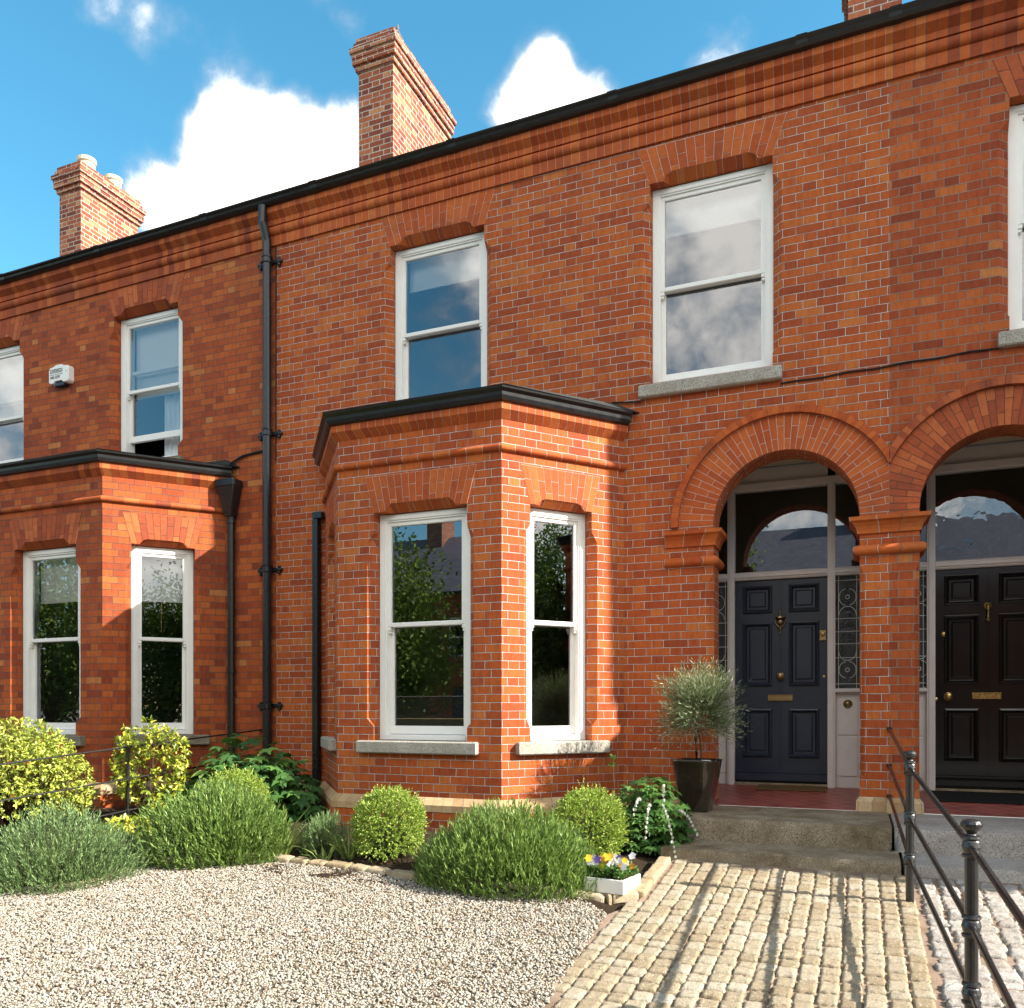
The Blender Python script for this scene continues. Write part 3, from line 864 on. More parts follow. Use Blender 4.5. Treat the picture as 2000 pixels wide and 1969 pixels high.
def terrace_house(name, M, label, cfg):
    X = (lambda x: x) if M is None else (lambda x: M - x)
    H = thing(name, (X(-3.1), FY, 0), label, 'house', 'houses of the brick terrace')
    mat, trim, triml, vous, mort = cfg['mats']
    front = Fr((0, FY), (1, 0), M)
    dzw = cfg.get('dz', 0.)
    xd = cfg.get('xd', 0.)
    # ---- front wall
    up1, up2 = cfg['up1'], cfg['up2']
    zA, zB, zh = 4.60 + dzw, 4.56 + dzw, 6.57 + dzw
    o1 = opening(up1[0], up1[1], zA, zh, .08, .115)
    o2 = opening(up2[0], up2[1], zB, zh, .08, .115)
    ax, spr, rad = (-1.331 - .004) / 2, 3.08, (1.331 - .004) / 2
    B = [(-1.331, .25), (-1.331, .62), (-1.331, .68), (-1.331, 2.52), (-1.331, 2.60), (-1.331, spr)]
    B += [(ax - rad * math.cos(math.pi * i / 28), spr + rad * math.sin(math.pi * i / 28)) for i in range(1, 28)]
    B += [(-.004, spr), (-.004, 2.60), (-.004, 2.52), (-.004, .68), (-.004, .62), (-.004, .25)]
    Fo = list(B)
    for i in (2, 3): Fo[i] = (B[i][0] - .04, B[i][1])
    for i in (len(B) - 4, len(B) - 3): Fo[i] = (B[i][0] + .04, B[i][1])
    arch = dict(F=Fo, B=B, ch=.04, R=.34)
    bayhole = [(-5.5, .5), (-5.5, 3.65), (-2.6, 3.65), (-2.6, .5)]
    m = MB()
    wall_panel(m, front, [(PARTY_L, -.4), (PARTY_R, -.4), (PARTY_R, 7.25), (PARTY_L, 7.25)], [o1, o2, arch, dict(F=bayhole, B=bayhole, ch=0, R=0)])
    if cfg.get('end'):
        x = cfg['end']; m.poly([(x, FY, -.4), (x, 13.5, -.4), (x, 13.5, 7.3), (x, FY, 7.3)], [(0, -.4), (5.1, -.4), (5.1, 7.3), (0, 7.3)])
    m.build('wall', mat, H)
    # ---- cornice, gutter, roof
    dzf = lambda x: .0115 * (X(x) + 3.5)
    roll = [(.012 + .052 * math.sin(R_(a)), 7.118 - .056 * math.cos(R_(a))) for a in range(0, 181, 15)]
    prof = [(0, 6.945), (.024, 6.945), (.024, 7.06)] + roll + [(.012, 7.18), (.04, 7.183), (.04, 7.243), (.105, 7.302), (.105, 7.372), (0, 7.372)]
    path = [(PARTY_L, FY), (PARTY_R, FY)]
    m = MB(); m.sweep(prof, path, M, dzf); m.build('cornice', trim, H, smooth=True)
    gp = [(.03, 7.374), (.112, 7.368), (.150, 7.376), (.172, 7.395), (.182, 7.418), (.205, 7.434), (.212, 7.448), (.200, 7.454), (.10, 7.45), (.03, 7.448)]
    m = MB(); m.sweep(gp, path, M, dzf)
    o = m.build('gutter', M_BLACK, H, smooth=True)
    for gx in cfg.get('unions', ()):
        m = MB(); m.sweep([(p * 1.02 + .001, q - .004 if q < 7.41 else q + .004) for p, q in gp], [(gx - .05, FY), (gx + .05, FY)], M, dzf)
        m.build('gutter_union', M_BLACK, o, smooth=True)
    m = MB(); y1 = 12.4; zr = 7.44 + (y1 - 8.25) * math.tan(R_(29))
    for k in range(2):
        ya, za, yb, zb = ((8.24, 7.44, y1, zr), (y1, zr, 16.5, 7.44))[k]
        L = math.hypot(yb - ya, zb - za)
        da, db = dzf(PARTY_L), dzf(PARTY_R)
        m.poly([(X(PARTY_L), ya, za + da), (X(PARTY_R), ya, za + db), (X(PARTY_R), yb, zb + db), (X(PARTY_L), yb, zb + da)], [(0, 0), (6.81, 0), (6.81, L), (0, L)])
    m.build('roof', M_SLATE, H)
    # ---- bay
    frames = [(Fr(BA, (BB[0] - BA[0], BB[1] - BA[1]), M), 1.431), (Fr(BB, (1, 0), M), 1.823), (Fr(BC, (BE[0] - BC[0], BE[1] - BC[1]), M), 1.413)]
    ops = [(.411, 1.121), (.43, 1.465), (.31, 1.02)]
    m = MB(); uo = 0.
    bays = []
    for (fr, L), (a, b) in zip(frames, ops):
        op = opening(a, b, .965, 3.245, .078 if L > 1.5 else .066, .11, .14, .2, .12 if L > 1.5 else .085)
        wall_panel(m, fr, [(0, -.4), (L, -.4), (L, 4.02), (0, 4.02)], [op], uo)
        bays.append((fr, L, a, b, uo)); uo += L
    bw = m.build('bay_wall', mat, H)
    for fr, L, a, b, _ in bays:
        big = L > 1.5
        ar = flat_arch(fr, a, b, 3.246, 3.61, .078 if big else .066, .10, .12 if big else .085, 15 if big else 11, vous, mort, H)
        w = sash_window(fr, H, a, b, .968, 3.243, 2.13, .11, blind=cfg.get('bay_blind'), cord=True, glass=cfg.get('glass'))
        sl = stone_sill(fr, w, a - .16, b + .12 if big else b + .17, .842, .966, .075, .11, cfg['sill_low'])
    bpath = [BA, BB, BC, BE]
    sr = [(.004 + .040 * math.sin(R_(a)), 3.742 - .036 * math.cos(R_(a))) for a in range(0, 181, 20)]
    m = MB(); m.sweep([(0, 3.70)] + sr + [(0, 3.782)], bpath, M); m.build('string_course', triml, H, smooth=True)
    m = MB(); m.sweep([(0, 4.01), (.004, 4.012), (.068, 4.085), (.068, 4.15), (0, 4.15)], bpath, M); m.build('bay_cornice', trim, H)
    m = MB(); m.sweep([(0, 4.152), (.075, 4.152), (.100, 4.162), (.115, 4.195), (.120, 4.225), (.150, 4.25), (.155, 4.268), (.14, 4.275), (0, 4.27)], bpath, M); m.build('bay_gutter', M_BLACK, H, smooth=True)
    m = MB()
    lip = [(-6.03, FY), (-5.02, 7.16), (-3.03, 7.16), (-2.06, FY)]
    rid = [(-5.8, FY - .004), (-4.9, FY - .004), (-3.15, FY - .004), (-2.3, FY - .004)]
    m.poly([(X(x), y, 4.279) for x, y in lip])
    top = [(X(x), y, 4.40) for x, y in rid]; low = [(X(x), y, 4.281) for x, y in lip]
    for i in range(3): m.poly([low[i], low[i + 1], top[i + 1], top[i]])
    m.build('bay_roof', M_LEAD, H)
    # plinth: buff splayed course over a projecting base
    ppath = [(PARTY_L + (.0 if not cfg.get('pl') else 0), FY), BA, BB, BC, BE, (-1.345, FY)]
    m = MB(); m.sweep([(.002, .422), (.066, .352), (.066, .287), (.0, .287)], ppath, M); m.build('plinth', M_YEL, H)
    m = MB(); m.sweep([(.058, .286), (.058, -.4)], ppath, M, cap=False); m.build('plinth_base', mat, H)
    # ---- upper windows
    for (u0, u1), zb, k in ((up1, zA, 0), (up2, zB, 1)):
        flat_arch(front, u0, u1, zh + .001, 6.94 + dzw, .08, .13, .13, 15, vous, mort, H)
        w = sash_window(front, H, u0, u1, zb, zh - .002, zb + .99, .115, raised=cfg.get('raised', 0.), blind=cfg.get('up_blind'), curtain=cfg.get('curtain', False) and k == 0, glass=cfg.get('glass'))
        if k == 1: stone_sill(front, w, u0 - .10, u1 + .09, zb - .15, zb - .025, .07, .11, M_GRAN)
        else: stone_sill(front, w, u0 - .10, u1 + .09, zb - .15, zb - .025, .06, .11, cfg['sill_low'])
    # ---- door arch
    m = MB(); bk = MB(); n = 42; r0, r1 = rad + .001, 1.0
    for i in range(n):
        a0, a1 = math.pi * i / n, math.pi * (i + 1) / n
        def P(r, a): return (ax - r * math.cos(a), spr + r * math.sin(a))
        piece(bk, front, clip_poly([P(r0, a0), P(r0, a1), P(r1, a1), P(r1, a0)], PARTY_R - .001), 0, .0012)
        ks = r0 + (r1 - r0) * ((.34 if i % 2 else .66) + random.uniform(-.03, .03)); g = .0028
        for q0, q1 in ((r0, ks - g), (ks + g, r1 - g)):
            piece(m, front, clip_poly([P(q0, a0 + g / q0), P(q0, a1 - g / q0), P(q1, a1 - g / q1), P(q1, a0 + g / q1)], PARTY_R - .002), 0, .004)
    da = m.build('door_arch', vous, H); bk.build('mortar_bed', mort, da)
    m = MB(); nh = 22
    for i in range(nh):
        sub = 3
        for k in range(sub):
            a0 = math.pi * (i + k / sub + (.008 if k == 0 else 0)) / nh; a1 = math.pi * (i + (k + 1) / sub - (.008 if k == sub - 1 else 0)) / nh
            ra, rb = 1.004, 1.072
            pts = clip_poly([(ax - ra * math.cos(a0), spr + ra * math.sin(a0)), (ax - ra * math.cos(a1), spr + ra * math.sin(a1)),
                             (ax - rb * math.cos(a1), spr + rb * math.sin(a1)), (ax - rb * math.cos(a0), spr + rb * math.sin(a0))], PARTY_R - .002)
            piece(m, front, pts, 0, .045)
    m.build('hood_mould', vous, H)
    cap = [(0, 2.885), (.018, 2.887), (.022, 2.915), (.035, 2.95), (.06, 2.985), (.088, 3.0), (.092, 3.034), (0, 3.036)]
    band = [(0, 2.685)] + [(.002 + .058 * math.sin(R_(a)), 2.735 - .048 * math.cos(R_(a))) for a in range(0, 181, 20)] + [(0, 2.785)]
    lp = [(-1.80, FY), (-1.331, FY), (-1.331, FY + .34)]; rp = [(-.004, FY + .34), (-.004, FY), (PARTY_R, FY)]
    for pth in (lp, rp):
        m = MB(); m.sweep(cap, pth, M); m.sweep(band, pth, M); m.build('capital', triml, H, smooth=True)
    m = MB(); m.sweep([(0, .472), (.03, .435), (.034, .33), (0, .33)], [(-.004, FY + .3), (-.004, FY), (PARTY_R, FY)], M); m.build('pier_base', M_YEL, H)
    # ---- porch
    m = MB(); xa, xb, zc = -1.64, .012, 3.96
    hole = [Vector((p[0] + (-.0 if p[0] < ax else 0), p[1], 0)) for p in B]
    polys = [[Vector((xa, .2, 0)), Vector((xb + .02, .2, 0)), Vector((xb + .02, zc, 0)), Vector((xa, zc, 0))], hole]
    fl = [p for q in polys for p in q]
    for tri in geometry.tessellate_polygon(polys): m.poly([(X(fl[i].x), FY + .343, fl[i].y) for i in tri])
    for x in (xa, xb): m.poly([(X(x), FY + .343, .2), (X(x), DY, .2), (X(x), DY, zc), (X(x), FY + .343, zc)])
    m.poly([(X(xa), FY + .343, zc), (X(xb), FY + .343, zc), (X(xb), DY, zc), (X(xa), DY, zc)])
    m.build('porch_wall', M_CREAM, H)
    m = MB(); m.poly([(X(xa), DY + .19, .2), (X(xb), DY + .19, .2), (X(xb), DY + .19, zc), (X(xa), DY + .19, zc)]); m.build('hall_dark_sheet', M_DARK, H)  # flat black sheet close behind the glass stands for the unlit hall
    m = MB()
    pts = [(-1.64, FY - .03, .347), (PARTY_R - .01, FY - .03, .347), (PARTY_R - .01, DY, .440), (-1.64, DY, .440)]
    m.poly([(X(x), y, z) for x, y, z in pts], [(x, y) for x, y, z in pts]); m.build('porch_floor', M_TILE, H)
    fd = Fr((0, DY), (1, 0), M)
    fx = lambda x: x + xd
    m = MB()
    for a, b in ((fx(-1.376), fx(-1.298)), (fx(-.324), fx(-.246))):
        m.bevel_box(fd, a, b, -.08, .03, .42, 3.79, .012); m.bevel_box(fd, a + .018, b - .018, .03, .045, .42, 3.78, .008)
    for a, b in ((-1.63, fx(-1.376)), (fx(-1.298), fx(-.324)), (fx(-.246), 0.)):
        m.bevel_box(fd, a, b, -.08, .026, 2.712, 2.80, .012); m.bevel_box(fd, a, b, .026, .042, 2.735, 2.778, .008)
        m.bevel_box(fd, a, b, -.08, .026, 3.70, 3.79, .012)
        m.box(fd, a, b, -.06, -.045, 3.79, 3.955)
    for a, b in ((-1.63, fx(-1.376)), (fx(-.246), 0.)):
        m.bevel_box(fd, a, b, -.08, .04, 1.455, 1.50, .010)
        m.box(fd, a, b, -.06, -.03, .42, 1.455)
        m.bevel_box(fd, a + .03, b - .025, -.03, -.018, .56, .985, .006); m.bevel_box(fd, a + .03, b - .025, -.03, -.018, 1.0, 1.40, .006)
    df = m.build('door_frame', M_LILAC, H)
    m = MB(); m.bevel_box(fd, fx(-1.298), fx(-.324), -.08, .05, .43, .468, .008); m.build('threshold', M_STEP, H)
    m = MB(); m.poly([fd.p(fx(-1.30), -.03, 2.79), fd.p(fx(-.32), -.03, 2.79), fd.p(fx(-.32), -.03, 3.71), fd.p(fx(-1.30), -.03, 3.71)][::1 if M is None else -1]); m.build('fanlight_pane', cfg['fan'], df)
    for a, b in ((-1.63, fx(-1.37)), (fx(-.25), 0.)):
        m = MB(); m.poly([fd.p(a, -.03, 2.79), fd.p(b, -.03, 2.79), fd.p(b, -.03, 3.71), fd.p(a, -.03, 3.71)][::1 if M is None else -1]); m.build('fanlight_pane', cfg['fan'], df)
        m = MB(); m.poly([fd.p(a, -.03, 1.49), fd.p(b, -.03, 1.49), fd.p(b, -.03, 2.72), fd.p(a, -.03, 2.72)][::1 if M is None else -1]); sp_ = m.build('side_light', M_GLASS_LEAD, df)
        m = MB(); c = (a + b) / 2; y = -.022; r = .0035; wd = (b - a)
        tb = lambda pts: m.tube([fd.p(u, y, z) for u, z in pts], r, 5, False)
        for x in (a + .035, b - .035): tb([(x, 1.5), (x, 2.71)])
        for z in (1.55, 1.83, 1.98, 2.11, 2.25, 2.66): tb([(a, z), (b, z)])
        for cz, sgn in ((2.48, 1), (1.70, -1)):
            tb([(c + .02 * math.cos(t_), cz + .02 * math.sin(t_)) for t_ in [2 * math.pi * i / 12 for i in range(13)]])
            for q in (-1, 1):
                tb([(c + q * (.02 + .065 * math.sin(t_)), cz + .085 * math.cos(t_) * sgn) for t_ in [math.pi * i / 12 for i in range(13)]])
                tb([(c + q * .085 * math.cos(t_), cz - sgn * .19 + sgn * .09 * math.sin(t_)) for t_ in [math.pi * .5 * i / 8 for i in range(9)]])
        m.build('lead_came', M_LEADCAME, sp_)
    front_door(fd, H, fx(-1.296), fx(-.326), .468, 2.712, cfg['door'], cfg['hw'])
    if cfg.get('bell'):
        m = MB(); bx, bz = cfg['bell']
        m.lathe((bx, bz), [(.046, -.03), (.046, -.012), (.036, -.004), (.024, -.010), (.020, .006), (.006, .012), (.001, .012)], 22, 'd', fd); m.build('bell_push', M_BRASS_D, df, smooth=True)
    # ---- rooms behind the glass
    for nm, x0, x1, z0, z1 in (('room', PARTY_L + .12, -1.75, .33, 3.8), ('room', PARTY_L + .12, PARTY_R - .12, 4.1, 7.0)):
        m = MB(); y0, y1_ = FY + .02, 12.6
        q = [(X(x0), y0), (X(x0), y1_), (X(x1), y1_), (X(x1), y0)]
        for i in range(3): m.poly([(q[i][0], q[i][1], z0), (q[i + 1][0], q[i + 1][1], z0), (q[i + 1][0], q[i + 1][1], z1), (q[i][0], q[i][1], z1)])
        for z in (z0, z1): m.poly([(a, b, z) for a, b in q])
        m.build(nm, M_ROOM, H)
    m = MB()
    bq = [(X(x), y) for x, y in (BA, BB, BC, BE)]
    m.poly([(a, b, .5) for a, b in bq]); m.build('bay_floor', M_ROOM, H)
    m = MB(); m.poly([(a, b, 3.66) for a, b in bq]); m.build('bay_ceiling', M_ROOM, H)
    return H


HW_M = dict(mat=M_BRASS_D, kind='urn', letter=(-.812, 1.405), knob=(-.811, 1.64), lock=(-.373, 2.08), keyhole=(-.362, 1.63), knocker=(-.811, 2.235))
HW_R = dict(mat=M_BRASS, kind='bone', letter=(-.690, 1.415), knob=(-.345, 1.408), lock=(-.305, 2.05), keyhole=(-.235, 1.385), knocker=(-.70, 2.25))
mid = terrace_house('terraced_house', None, 'red brick terraced house with dark navy front door and pale pointing', dict(
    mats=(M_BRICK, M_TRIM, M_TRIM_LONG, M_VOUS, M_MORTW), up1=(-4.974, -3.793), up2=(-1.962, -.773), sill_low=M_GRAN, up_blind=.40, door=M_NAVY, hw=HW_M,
    fan=M_GLASS, bell=(-.122, 1.335), unions=(-5.9, -4.1, -2.3, -.5)))
left = terrace_house('terraced_house', -13.13, 'darker pointed brick house with white alarm box and white blinds in its bay', dict(
    mats=(M_BRICK_L, M_TRIM_W, M_TRIM_LONG_W, M_VOUS_W, M_MORTD), up1=(-5.018, -3.913), up2=(-2.12, -.93), sill_low=M_GRAN_OLD, dz=-.055, bay_blind=.62, up_blind=1.0,
    raised=.27, curtain=True, glass=M_GLASS_CLEAR, unions=(-5.6, -3.8, -2.0), door=M_DBLACK, hw=HW_R, fan=M_GLASS, end=-13.375))
right = terrace_house('terraced_house', .49, 'weathered brick house at right edge with glossy black front door', dict(
    mats=(M_BRICK_R, M_TRIM_W, M_TRIM_LONG_W, M_VOUS_W, M_MORTD), up1=(-4.974, -3.793), up2=(-1.89, -.705), sill_low=M_GRAN, up_blind=1.0, door=M_DBLACK, hw=HW_R,
    fan=M_GLASS_OLD, xd=.10, end=7.055, unions=(.2,)))

# pipes of the terrace
downpipe(left, -6.645, FY - .075, .0, 7.36, .052, (1.33, 2.98, 4.63, 6.72), lugs=True,
         top=[(-6.645, FY - .075, 6.94), (-6.645, FY - .09, 7.0), (-6.66, FY - .13, 7.14), (-6.66, FY - .14, 7.34)])
m = MB()
m.tube([(-7.20, FY - .06, -.05), (-7.20, FY - .06, 3.66)], .042, 14)
fr = Fr((-7.20, FY - .075), (1, 0))
for (z0, z1, w0, w1) in ((3.66, 3.78, .05, .075), (3.78, 4.02, .075, .125), (4.02, 4.10, .135, .135)):
    a = [fr.p(-w0, .07 * w0 / .075, z0), fr.p(w0, .07 * w0 / .075, z0), fr.p(w0, -.06, z0), fr.p(-w0, -.06, z0)]
    b = [fr.p(-w1, .07 * w1 / .075, z1), fr.p(w1, .07 * w1 / .075, z1), fr.p(w1, -.06, z1), fr.p(-w1, -.06, z1)]
    for i in range(4): m.poly([a[i], a[(i + 1) % 4], b[(i + 1) % 4], b[i]])
    m.poly(a); m.poly(b)
m.lathe((-7.20, FY - .06, 3.60), [(.043, -.03), (.052, -.025), (.052, .02), (.043, .03)], 14)
m.lathe((-7.20, FY - .06, 1.75), [(.043, -.03), (.054, -.025), (.054, .02), (.043, .03)], 14)
m.build('downpipe', M_PIPE, left, smooth=True)
downpipe(mid, -5.93, FY - .07, .0, 3.52, .036, (.72, .62), square=True)
m = MB(); m.bevel_box(Fr((-5.93, FY - .07), (1, 0)), -.036, .09, -.036, .036, 3.521, 3.60, .006); m.build('downpipe', M_PIPE, mid)
chimney(mid, -6.74, -6.17, 10.5, 12.25, 7.9, 11.0, M_BRICK_C, guard=(-6.30, 10.85))
chimney(left, -13.45, -12.92, 11.05, 12.35, 8.2, 11.1, M_BRICK_C, pots=((-13.18, 11.4, .15, .30), (-13.18, 12.0, .15, .30)))
chimney(right, -.13, .44, 10.6, 12.25, 7.9, 11.0, M_BRICK_C)
# cables pinned to the brickwork
m = MB()
pts = [(-.70, FY - .012, 4.372)] + [(-.70 + i * .1, FY - .012, 4.37 + .055 * i / 20 + .006 * math.sin(i * 1.3)) for i in range(1, 27)]
m.tube([(-2.35, FY - .012, 4.42), (-2.2, FY - .02, 4.40), (-2.05, FY - .02, 4.385)], .008, 6); m.tube(pts, .008, 6); m.build('cable', M_CABLE, mid)
m = MB(); m.tube([(-7.28, FY - .05, 4.27), (-7.22, FY - .03, 4.34), (-7.05, FY - .02, 4.41), (-6.85, FY - .02, 4.43), (-6.66, FY - .03, 4.44)], .014, 8); m.build('cable', M_CABLE, left)
m = MB(); m.tube([(-6.56, FY - .012, z) for z in np.linspace(4.3, 7.1, 15)], .007, 6); m.build('cable', M_CABLE, left)

# alarm box on the left house
ab = Fr((-10.14, FY), (1, 0))
m = MB()
out = [(-.19, -.10), (-.165, -.125), (-.10, -.125), (-.07, -.095), (.07, -.095), (.10, -.125), (.165, -.125), (.19, -.10), (.19, .07), (.165, .105), (.10, .112), (.05, .135), (-.05, .135), (-.10, .112), (-.165, .105), (-.19, .07)]
zc = 5.865
for d0, d1, k0, k1 in ((0, .075, 1., .98), (.075, .09, .98, .93)):
    for i in range(len(out)):
        j = (i + 1) % len(out); a, b = out[i], out[j]
        m.poly([ab.p(a[0] * k0, d0, zc + a[1] * k0), ab.p(b[0] * k0, d0, zc + b[1] * k0), ab.p(b[0] * k1, d1, zc + b[1] * k1), ab.p(a[0] * k1, d1, zc + a[1] * k1)])
m.poly([ab.p(a[0] * .93, .09, zc + a[1] * .93) for a in out])
alarm = m.build('alarm_box', M_WHITE, None, origin=(-10.14, FY, zc))
tag(alarm, 'white alarm box with dark lettering fixed to the upper brick wall', 'alarm box')
m = MB(); m.bevel_box(ab, -.085, .085, .0, .07, zc - .16, zc - .10, .012); m.build('strobe_cover', M_NAVYPL, alarm)
m = MB(); m.box(ab, -.155, .085, .0905, .092, zc - .006, zc - .001); m.lathe((.145, zc + .02), [(.007, .09), (.006, .093)], 8, 'd', ab); m.build('ruled_line', M_TEXT, alarm)


def lettering(txt, parent, x, y, z, size, sx, mat):
    cu = bpy.data.curves.new('lettering', 'FONT'); cu.body = txt; cu.size = size; cu.extrude = .0008
    ob = bpy.data.objects.new('tmp', cu); COL.objects.link(ob)
    dg = bpy.context.evaluated_depsgraph_get()
    me = bpy.data.meshes.new_from_object(ob.evaluated_get(dg))
    bpy.data.objects.remove(ob)
    me.transform(Matrix.Translation((x, y, z)) @ Matrix.Rotation(R_(90), 4, 'X') @ Matrix.Diagonal((sx, 1, 1, 1)))
    me.materials.clear(); me.materials.append(mat)
    return link('lettering', me, parent)


lettering('SOVEREIGN', alarm, -10.30, FY - .092, zc + .018, .082, .56, M_TEXT)
lettering('0402 32297', alarm, -10.29, FY - .092, zc - .058, .055, .70, M_TEXT)

# ------------------------------------------------------------------ ground
def zg(y): return .08 * (np.asarray(y, float) - 6.15)
def zgf(y): return .08 * (y - 6.15)


def structure(o): o['kind'] = 'structure'; return o


m = MB()
m.poly([(-900, -900, -.95), (900, -900, -.95), (900, -3.6, -.95), (-900, -3.6, -.95)]); m.poly([(-900, 8.3, -.45), (900, 8.3, -.45), (900, 900, -.45), (-900, 900, -.45)])
structure(m.build('ground', M_PAVE))
m = MB(); m.poly([(-200, -13.2, -.946), (200, -13.2, -.946), (200, -6.0, -.946), (-200, -6.0, -.946)]); structure(m.build('road', M_ASPH))
m = MB()
for y0, y1 in ((-15.2, -13.2), (-6.0, -4.0)): m.box(Fr((0, 0), (1, 0)), -200, 200, -y1, -y0, -.95, -.84)
structure(m.build('pavement', M_PAVE))

nx, ny = 220, 120
gx, gy = np.meshgrid(np.linspace(-15, 11, nx), np.linspace(-3.9, 8.42, ny))
hn = RNG.normal(0, .008, gx.shape)
gz = zg(gy) + hn + np.where((gy > 5.45) & (gx < -1.62), .02, -.02)
V = np.stack([gx, gy, gz], -1).reshape(-1, 3)
idx = np.arange(nx * ny).reshape(ny, nx)
F = np.stack([idx[:-1, :-1], idx[:-1, 1:], idx[1:, 1:], idx[1:, :-1]], -1).reshape(-1, 4)
structure(np_mesh('soil_bed', V, F, M_SOIL, smooth=True))


def inpoly(P, poly):
    x, y = P[:, 0], P[:, 1]; c = np.zeros(len(P), bool); n = len(poly)
    for i in range(n):
        (x0, y0), (x1, y1) = poly[i], poly[(i + 1) % n]
        k = ((y0 > y) != (y1 > y)) & (x < (x1 - x0) * (y - y0) / (y1 - y0 + 1e-12) + x0)
        c ^= k
    return c


GPOLY = [(-1.80, 5.58), (-3.12, 5.64), (-3.80, 5.76), (-4.77, 5.83), (-5.55, 5.42), (-5.52, 4.85), (-5.95, 4.52), (-6.6, 4.1), (-6.6, 2.3), (-1.40, 2.3), (-1.42, 3.87), (-1.52, 5.30)]
m = MB(); m.poly([(x, y, zgf(y) + .012) for x, y in GPOLY]); structure(m.build('gravel_bed', M_GBED))


def icosa():
    p = (1 + 5 ** .5) / 2
    v = np.array([(-1, p, 0), (1, p, 0), (-1, -p, 0), (1, -p, 0), (0, -1, p), (0, 1, p), (0, -1, -p), (0, 1, -p), (p, 0, -1), (p, 0, 1), (-p, 0, -1), (-p, 0, 1)], float)
    v /= np.linalg.norm(v[0])
    f = np.array([(0, 11, 5), (0, 5, 1), (0, 1, 7), (0, 7, 10), (0, 10, 11), (1, 5, 9), (5, 11, 4), (11, 10, 2), (10, 7, 6), (7, 1, 8), (3, 9, 4), (3, 4, 2), (3, 2, 6), (3, 6, 8), (3, 8, 9), (4, 9, 5), (2, 4, 11), (6, 2, 10), (8, 6, 7), (9, 8, 1)])
    return v, f


def rand_rot(n):
    q = RNG.normal(size=(n, 4)); q /= np.linalg.norm(q, axis=1)[:, None]
    w, x, y, z = q.T
    return np.stack([np.stack([1 - 2 * (y * y + z * z), 2 * (x * y - z * w), 2 * (x * z + y * w)], -1),
                     np.stack([2 * (x * y + z * w), 1 - 2 * (x * x + z * z), 2 * (y * z - x * w)], -1),
                     np.stack([2 * (x * z - y * w), 2 * (y * z + x * w), 1 - 2 * (x * x + y * y)], -1)], 1)


def stones(P, size):
    n = len(P); v, f = icosa()
    A = v[None] * (1 + RNG.uniform(-.28, .28, (n, 12, 1)))
    A = A * (RNG.uniform(.55, 1.25, (n, 1, 3)) * size[:, None, None])
    A = np.einsum('nij,nkj->nki', rand_rot(n), A)
    A[:, :, 2] *= .8
    V = (A + P[:, None, :]).reshape(-1, 3)
    return V, (f[None] + (np.arange(n) * 12)[:, None, None]).reshape(-1, 3)


n = 150000
P = np.stack([RNG.uniform(-6.6, -1.38, n), RNG.uniform(2.4, 5.85, n)], -1)
P = P[inpoly(P, GPOLY)]
keep = P[:, 1] > 2.4 + np.clip((P[:, 0] + 4.4) * .35, 0, 1.25)      # the frame never sees nearer gravel
P = P[keep]
size = RNG.uniform(.0045, .0095, len(P)) * (1 + .5 * (RNG.random(len(P)) > .93))
P3 = np.concatenate([P, (zg(P[:, 1]) + .012 + RNG.uniform(0, .014, len(P)))[:, None]], 1)
V, F = stones(P3, size)
gr = np_mesh('gravel', V, F, M_GRAV); gr['kind'] = 'stuff'
tag(gr, 'pale limestone gravel covering the drive', 'gravel')


def sett_field(cells, noise=.004, drop=.009):
    """cells: (cx, cy, half x, half y, angle, dz)"""
    g = 9; t = np.sign(np.linspace(-1, 1, g)) * np.abs(np.linspace(-1, 1, g)) ** .75; sx, sy = np.meshgrid(t, t)
    sx, sy = sx.ravel(), sy.ravel(); rr = np.maximum(np.abs(sx), np.abs(sy))
    base = -drop * rr ** 14 - .005 * (np.abs(sx * sy)) ** 6
    ii = np.arange(g * g).reshape(g, g)
    f = np.stack([ii[:-1, :-1], ii[:-1, 1:], ii[1:, 1:], ii[1:, :-1]], -1).reshape(-1, 4)
    rim = list(ii[0, :]) + list(ii[1:, -1]) + list(ii[-1, -2::-1]) + list(ii[-2:0:-1, 0])
    nr = len(rim); sk = np.array([(rim[k], g * g + k, g * g + (k + 1) % nr, rim[(k + 1) % nr]) for k in range(nr)])
    fa = np.concatenate([f, sk]); per = g * g + nr
    C = np.array(cells); n = len(C)
    edge = 1 + RNG.uniform(-.10, .06, (n, g * g)) * (rr > .9)[None]
    lx = sx[None] * C[:, 2:3] * edge; ly = sy[None] * C[:, 3:4] * edge
    tilt = RNG.normal(0, .02, (n, 2))
    lz = base[None] + RNG.normal(0, noise * .5, (n, g * g)) + tilt[:, :1] * lx + tilt[:, 1:] * ly + C[:, 5:6]
    ca, sa = np.cos(C[:, 4:5]), np.sin(C[:, 4:5])
    X = C[:, 0:1] + lx * ca - ly * sa; Y = C[:, 1:2] + lx * sa + ly * ca
    Z = zg(Y) + lz
    top = np.stack([X, Y, Z], -1)
    skirt = top[:, rim].copy(); skirt[:, :, 2] -= .05
    V = np.concatenate([top, skirt], 1).reshape(-1, 3)
    F = (fa[None] + (np.arange(n) * per)[:, None, None]).reshape(-1, 4)
    return V, F


